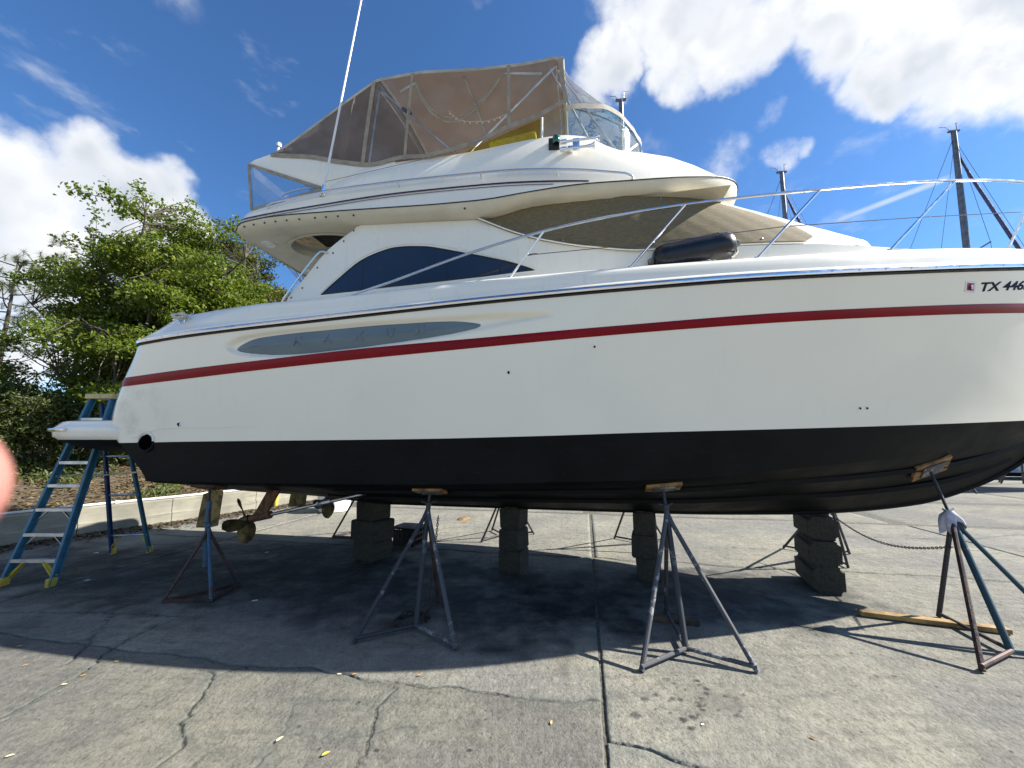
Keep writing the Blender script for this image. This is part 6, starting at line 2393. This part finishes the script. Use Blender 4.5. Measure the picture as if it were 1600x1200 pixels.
rail(fl0, tl0, .016, .045, 'front_rail', 'fibreglass_blue')
rail(fl1, tl1, .016, .045, 'front_rail', 'fibreglass_blue')
rail(bl0, bt0, .014, .028, 'rear_rail', 'fibreglass_navy')
rail(bl1, bt1, .014, .028, 'rear_rail', 'fibreglass_blue')
for k in range(7):
    h_ = .30 * (k + 1)
    f = h_ / TOPH
    a, b = fl0.lerp(tl0, f), fl1.lerp(tl1, f)
    mb = MB()
    c_ = (a + b) / 2
    mb.box(c_, ((b - a).length - .02, .085, .008))
    mb.box(c_ + Vector((0, -.042, -.014)), ((b - a).length - .02, .006, .034))
    for q in range(5):
        mb.box(c_ + Vector((0, -.034 + .017 * q, .006)), ((b - a).length - .03, .005, .004))
    so_ = mb.build('tread', MATS['aluminium'], lad, smooth=False)
    if k < 3:
        for s, e_ in ((1, a), (-1, b)):
            mb = MB()
            q = e_ + Vector((s * .16, 0, -.02))
            e2 = (fl0 if s == 1 else fl1).lerp(tl0 if s == 1 else tl1, (h_ - .18) / TOPH)
            mb.box((q + e2) / 2, ((q - e2).length, .022, .008), Matrix.Rotation(-math.atan2((q - e2).z, (q - e2).x), 3, 'Y'))
            mb.build('tread_brace', MATS['aluminium' if k else 'ladder_yellow'], lad, smooth=False)
for k, h_ in enumerate((.30, .95, 1.55)):
    f = h_ / (TOPH - .06)
    a, b = bl0.lerp(bt0, f), bl1.lerp(bt1, f)
    mb = MB()
    mb.tube([a, b], .013, 8)
    mb.build('rear_spreader', MATS['aluminium'], lad)
    if k == 0:
        for s, e_, g0 in ((1, a, bl0), (-1, b, bl1)):
            mb = MB()
            q = e_ + Vector((s * .13, 0, 0))
            e2 = g0 + Vector((0, 0, .10))
            mb.box((q + e2) / 2, ((q - e2).length, .03, .010), Matrix.Rotation(-math.atan2((q - e2).z, (q - e2).x), 3, 'Y'))
            mb.build('rear_foot_brace', MATS['ladder_yellow'], lad, smooth=False)
for p, s in ((fl0, 1), (fl1, -1), (bl0, 1), (bl1, -1)):
    mb = MB()
    mb.box(p + Vector((s * .012, 0, .05)), (.045, .10 if p in (fl0, fl1) else .07, .10))
    mb.build('foot', MATS['ladder_yellow'], lad, bevel=.006)
for s, e_ in ((1, fl0), (-1, fl1)):
    mb = MB()
    a = e_ + Vector((0, .02, .05))
    b = e_.lerp(tl0 if s == 1 else tl1, .28 / TOPH) + Vector((s * .17, 0, 0))
    mb.box((a + b) / 2, ((b - a).length, .05, .012), Matrix.Rotation(-math.atan2((b - a).z, (b - a).x), 3, 'Y'))
    mb.build('front_foot_brace', MATS['ladder_yellow'], lad, smooth=False)
mb = MB()
mb.box(Vector((0.04, .56, TOPH + .025)), (.40, .26, .07))
mb.build('top_cap', MATS['ladder_tan'], lad, bevel=.012)
for s, p, q in ((1, fl0.lerp(tl0, .55), bl0.lerp(bt0, .55)), (-1, fl1.lerp(tl1, .55), bl1.lerp(bt1, .55))):
    mb = MB()
    mb.box((p + q) / 2, (.008, (q - p).length, .022))
    mb.build('spreader_bar', MATS['aluminium'], lad, smooth=False)

# ------------------------------------------------------------------ fender and ropes on the side deck
fp0, fp1 = Vector((1.80, -1.42, 3.685)), Vector((2.62, -1.36, 3.835))
fd = tag(empty('fender', W(fp0)), 'navy blue cylindrical fender lying on the side deck', 'fender')
axd = (W(fp1) - W(fp0))
Lf = axd.length
axd.normalize()
mb = MB()
R_ = .15
prof = [(0.02, -.015), (.05, .0), (.09, .012), (R_ * .88, .05), (R_ * .98, .10), (R_, .16), (R_ * 1.01, Lf * .5), (R_, Lf - .16), (R_ * .98, Lf - .10), (R_ * .88, Lf - .05), (.09, Lf - .012), (.05, Lf), (.02, Lf + .015)]
mb.lathe(prof, (0, 0, .0), axd, 32)
mb.build('body', MATS['fender_navy'], fd, angle=70)
for s, base_ in ((-1, Vector((0, 0, 0))), (1, axd * Lf)):
    mb = MB()
    mb.lathe([(.0, .0), (.035, .0), (.04, .03), (.03, .055), (0, .06)], base_, axd * s, 14)
    mb.build('end_eye', MATS['grey_canvas'], fd)
mb = MB()
mb.tube(spline([W((1.78, -1.42, 3.63)), W((1.72, -1.45, 3.60)), W((1.70, -1.50, 3.56)), W((1.76, -1.50, 3.55))], 6), .010, 6)
tag(mb.build('fender_rope', MATS['grey_rope']), 'short grey rope knotted at the lower end of the fender', 'rope')


def rope_knot(c0, n, sx, sz, seed, mat, name, label, tail=None):
    rn = random.Random(seed)
    mb = MB()
    P = []
    for k in range(n):
        a = k * 2.15
        P.append(W((c0[0] + math.sin(a) * sx * (.6 + .4 * rn.random()), c0[1] + .03 * math.cos(a * 1.3) - .015, c0[2] + .04 + math.cos(a) * sz * (.4 + .6 * rn.random()))))
    if tail:
        P += [W(t) for t in tail]
    mb.tube(spline(P, 5), .0105, 6)
    return tag(mb.build(name, MATS[mat], angle=70), label, 'rope')


rope_knot((2.247, -1.66, 3.455), 18, .10, .032, 3, 'grey_rope', 'mooring_rope', 'grey rope wound on the deck cleat below the fender', [(2.36, -1.66, 3.50), (2.52, -1.55, 3.60), (2.63, -1.40, 3.72), (2.65, -1.34, 3.80)])
rope_knot((-3.86, -1.73, 3.275), 20, .12, .045, 5, 'white_rope', 'mooring_rope', 'white rope wound on the stern quarter cleat', [(-3.9, -1.66, 3.33), (-3.86, -1.58, 3.40)])

# ------------------------------------------------------------------ fallen leaves and scraps


def litter(kind, px_, mat, label, size, rz, curl=.3):
    mb = MB()
    if kind == 'leaf':
        out = [(-.5, 0), (-.25, .2), (.1, .24), (.35, .12), (.55, 0), (.35, -.12), (.1, -.24), (-.25, -.2)]
    else:
        out = [(-.5, -.2), (-.1, -.3), (.4, -.22), (.5, .1), (.2, .3), (-.3, .25), (-.45, .1)]
    size *= .82
    V = [(x * size, y * size, .006 + curl * size * (abs(y) * .9 + .25 * x * x)) for x, y in out] + [(0, 0, .006)]
    n_ = len(out)
    mb.add(V, [(i, (i + 1) % n_, n_) for i in range(n_)])
    o = mb.build('fallen_leaf' if kind == 'leaf' else 'paper_scrap', MATS[mat], smooth=False)
    o.location = (px_[0], px_[1], .002)
    o.rotation_euler = (0, 0, rz)
    tag(o, label, 'leaf' if kind == 'leaf' else 'paper', 'leaves and scraps on the concrete')


for row in [
    ('leaf', (-4.322, 3.669), 'leaf_tan', 'small tan leaf in the sun at the lower left edge', 0.05, 0.4),
    ('leaf', (-3.91, 3.381), 'leaf_orange', 'orange leaf below the tan one at the lower left edge', 0.045, 1.2),
    ('leaf', (-3.817, 3.557), 'leaf_brown', 'small brown leaf just outside the hull shadow at left', 0.04, 2.0),
    ('leaf', (-3.298, 3.246), 'leaf_orange', 'orange leaf lying in the diagonal crack at left', 0.05, 0.8),
    ('leaf', (-3.315, 3.137), 'leaf_straw', 'straw coloured leaf beside the diagonal crack at left', 0.05, 0.2),
    ('leaf', (-3.23, 3.434), 'leaf_yellow', 'bright yellow leaf lying on the cross crack', 0.045, 0.1),
    ('leaf', (-2.878, 2.487), 'leaf_straw', 'straw coloured leaf in the lower left corner', 0.05, 0.5),
    ('leaf', (-1.405, 2.611), 'leaf_straw', 'pale curled leaf between two cracks at the bottom', 0.06, 1.1),
    ('leaf', (-1.074, 2.501), 'leaf_yellow', 'pale yellow leaf near the bottom edge left of the long crack', 0.06, 0.7),
    ('leaf', (-1.334, 3.262), 'leaf_straw', 'straw leaf on the cross crack, left of the orange one', 0.05, 0.0),
    ('leaf', (-1.216, 3.262), 'leaf_orange', 'orange leaf on the cross crack in front of the chain stand', 0.05, 0.3),
    ('leaf', (-0.71, 3.254), 'leaf_orange', 'orange leaf at the hull shadow edge, right of the chain stand', 0.045, 0.6),
    ('leaf', (0.254, 2.748), 'leaf_tan', 'tan leaf on the slab left of the wide dark joint', 0.05, 1.3),
    ('leaf', (1.83, 2.621), 'leaf_brown', 'brown leaf at the lower right on bare concrete', 0.045, 2.3),
    ('paper', (-5.465, 5.258), 'paper', 'white paper scrap beside the right foot of the stepladder', 0.09, 0.1),
    ('paper', (-6.642, 6.465), 'paper', 'white paper scrap between the ladder rails in shade', 0.09, 0.2),
    ('paper', (-2.89, 4.626), 'paper', 'white paper scrap in the shade between the two left stands', 0.08, 0.4),
    ('paper', (-3.936, 6.501), 'paper', 'small pale scrap below the near propeller', 0.08, 0.7),
    ('paper', (1.213, 2.731), 'paper', 'tiny white scrap on sunlit concrete at lower right', 0.03, 0.4)]:
    litter(*row)

# ------------------------------------------------------------------ other boats in the yard, behind the yacht


def sailboat(base, head, top, label, name='sailing_boat', sc=1.0, furl=True, mr=.075, spreads=(.52,), lean=0.0):
    """base: world xy of the mast foot, head: heading, top: world position of the masthead"""
    root = tag(empty(name, (base[0], base[1], 0), head), label, 'sailing boat')
    RI = Matrix.Rotation(-head, 3, 'Z')
    tp = RI @ (Vector(top) - Vector((base[0], base[1], 0)))
    hb = MB()
    L, Bm = 9.6 * sc, 1.55 * sc
    rws = []
    for i in range(21):
        x = -5.0 * sc + L * i / 20
        f = i / 20
        w_ = Bm * max(.0, math.sin(math.pi * (0.18 + .82 * f) ** 1.0)) ** .7 if f < 1 else 0.0
        sheer = 2.75 + .25 * (f - .4) ** 2 * 4
        row = []
        for g_ in np.linspace(0, 1, 9):
            a = g_ * math.pi / 2
            row.append((x + (.35 * g_ if i == 20 else 0), -w_ * math.sin(a) ** .6, 1.55 + .25 * (2 * f - .9) ** 2 + (sheer - 1.6) * (1 - math.cos(a)) ** .9))
        rws.append(row)
    hb.grid(rws)
    top_row = [r_[-1] for r_ in rws]
    hb.grid([top_row, [(p[0], 0, p[2] + .12) for p in top_row]])
    hb.mirror_y()
    hb.build('hull', MATS['white_plastic'], root, angle=60)
    kb = MB()
    kb.prism([(-1.7, -.09, 1.75), (.1, -.09, 1.75), (-.1, -.09, .32), (-1.5, -.09, .32)], (0, .18, 0))
    kb.build('keel', MATS['bottom_paint'], root, bevel=.03)
    cb = MB()
    cb.box((-.3, 0, 3.05), (3.4, 1.5, .5))
    cb.build('coachroof', MATS['white_plastic'], root, bevel=.12)
    foot = Vector((0, 0, 2.9))
    mb = MB()
    mb.tube([foot, foot.lerp(tp, .6), tp], [mr, mr, mr * .8], 12)
    mo = mb.build('mast', MATS['mast_alloy'], root)
    mb = MB()
    mb.box(tp + Vector((0, 0, .04)), (.42, .09, .07))
    mb.tube([tp + Vector((-.1, 0, .05)), tp + Vector((-.22, .05, .30)), tp + Vector((-.42, .1, .36))], .012, 5)
    mb.tube([tp + Vector((.12, 0, .05)), tp + Vector((.14, 0, .42))], .012, 5)
    mb.tube([tp + Vector((.14, 0, .42)), tp + Vector((.32, .1, .52))], .02, 5)
    mb.build('masthead_gear', MATS['mast_alloy'], mo)
    for s_ in spreads:
        c_ = foot.lerp(tp, s_)
        for q in (-1, 1):
            mb = MB()
            mb.tube([c_, c_ + Vector((-.15, q * 1.05, .06))], .03, 6)
            mb.build('spreader', MATS['mast_alloy'], mo)
            mb = MB()
            mb.tube([tp - Vector((0, 0, .3)), c_ + Vector((-.15, q * 1.05, .06)), Vector((-.2, q * 1.35 * sc, 2.8))], .010, 4)
            mb.tube([c_ - Vector((0, 0, .1)), Vector((-.5, q * 1.3 * sc, 2.8))], .008, 4)
            mb.build('shroud', MATS['stay_wire'], mo)
    mb = MB()
    bow = Vector((4.5 * sc, 0, 3.1))
    mb.tube([foot.lerp(tp, .985), Vector((-4.9 * sc, 0, 2.8))], .010, 4)
    mb.build('backstay', MATS['stay_wire'], mo)
    mb = MB()
    a = foot.lerp(tp, .91 if furl else .97)
    mb.tube([foot.lerp(tp, .97), bow + Vector((.12, 0, 0))], .010, 4)
    mb.build('forestay', MATS['stay_wire'], mo)
    if furl:
        mb = MB()
        mb.tube([a + Vector((.06, 0, 0)), a.lerp(bow, .1), a.lerp(bow, .5), a.lerp(bow, .95)], [.03, .055, .075, .06], 8)
        mb.build('furled_sail', MATS['sail_cover'], mo)
        mb = MB()
        mb.lathe([(.02, -.06), (.05, -.05), (.055, .05), (.02, .08), (0, .09)], a, (bow - a), 10)
        mb.build('furler_swivel', MATS['white_plastic'], mo)
    mb = MB()
    mb.tube([Vector((-.1, 0, 4.0)), Vector((-3.6 * sc, 0, 3.95))], .07, 8)
    mb.build('boom', MATS['sail_cover'], mo)
    for sx in (-2.6, 2.0):
        for sy_ in (-1, 1):
            mb = MB()
            for e_ in ((sx - .4, sy_ * 1.6, 0), (sx + .4, sy_ * 1.6, 0), (sx, sy_ * 2.1, 0)):
                mb.tube([(sx, sy_ * 1.05, 1.75), e_], .03, 6)
            mb.build('prop_stand', MATS['dark_stand'], root)


sailboat((18.45, 15.0), RAD(-8), (19.23, 15.0, 15.05), 'sailing boat behind the bow, its tall grey mast with spreaders and furled sail', mr=.115, spreads=(.53,))
sailboat((12.0, 16.0), RAD(-5), (12.31, 16.0, 13.85), 'sailing boat whose pale mast rises behind the windscreen cover', sc=.9, mr=.10, spreads=(.55,))
sailboat((4.40, 14.0), RAD(-8), (4.48, 14.0, 15.6), 'sailing boat whose masthead just shows beyond the flybridge visor', sc=.9, mr=.11, spreads=(.5,), furl=False)
tp_ = tag(empty('covered_dinghy', (26.2, 19.3, 0), RAD(-6)), 'low boat under a pale blue tarpaulin on the ground beyond the bow', 'dinghy')
mb = MB()
rws = []
for i in range(17):
    x = -3.4 + 6.8 * i / 16
    w_ = 1.15 * math.sin(math.pi * (.06 + .88 * i / 16)) ** .45
    rws.append([(x, -w_ * math.cos(a), .28 + 1.05 * max(.0, math.sin(a)) ** .7 * (.75 + .25 * math.sin(math.pi * i / 16)) + .03 * math.sin(i * 1.9 + a * 6)) for a in np.linspace(0, math.pi, 15)])
mb.grid(rws, flip=True)
mb.build('tarpaulin', MATS['blue_tarp'], tp_, angle=60)
mb = MB()
rws = []
for i in range(17):
    x = -3.35 + 6.7 * i / 16
    w_ = 1.1 * math.sin(math.pi * (.06 + .88 * i / 16)) ** .5
    rws.append([(x, -w_ * math.cos(a), .34 - .32 * math.sin(a) ** .6) for a in np.linspace(0, math.pi, 11)])
mb.grid(rws)
mb.build('hull', MATS['navy_vinyl'], tp_, angle=60)

# ------------------------------------------------------------------ the photographer's fingertip, close to the lens
fing = MB()
tipc = Vector((0, 0, 0))
axf = Vector((-.90, -.38, -.20)).normalized()
P, Rr = [], []
for (d_, r_) in ((-.0079, .0012), (-.0074, .0030), (-.0062, .0050), (-.0040, .0068), (-.001, .0078), (.003, .0081), (.010, .0084), (.018, .0085), (.024, .0089), (.030, .0086), (.040, .0088), (.048, .0096), (.054, .0100), (.062, .0099)):
    bend = max(0, d_ - .022) * .35
    P.append(tipc + axf * d_ + Vector((0, -.2, -1)) * bend * .6)
    Rr.append(r_)
fing.tube(P, Rr, 24)
fo = fing.build('finger', MATS['skin'], angle=80)
fo.location = (-.0572, .0352, CAM_H - .0048)
tag(fo, 'blurred pink fingertip poking in at the left edge', 'finger')
nl = MB()
n0 = Vector((.25, .95, .1)).normalized()
sdv = axf.cross(n0).normalized()
n0 = sdv.cross(axf).normalized()
nl.grid([[axf * (-.005 + .0105 * f) + sdv * (.0056 * s * (1 - .25 * (1 - f) ** 3)) + n0 * (.0081 * math.sqrt(max(0, 1 - (s * .66) ** 2)) + .0004 - .0022 * (1 - f) ** 3) for s in np.linspace(-1, 1, 9)] for f in np.linspace(0, 1, 8)])
nl.build('nail', MATS['nail'], fo)
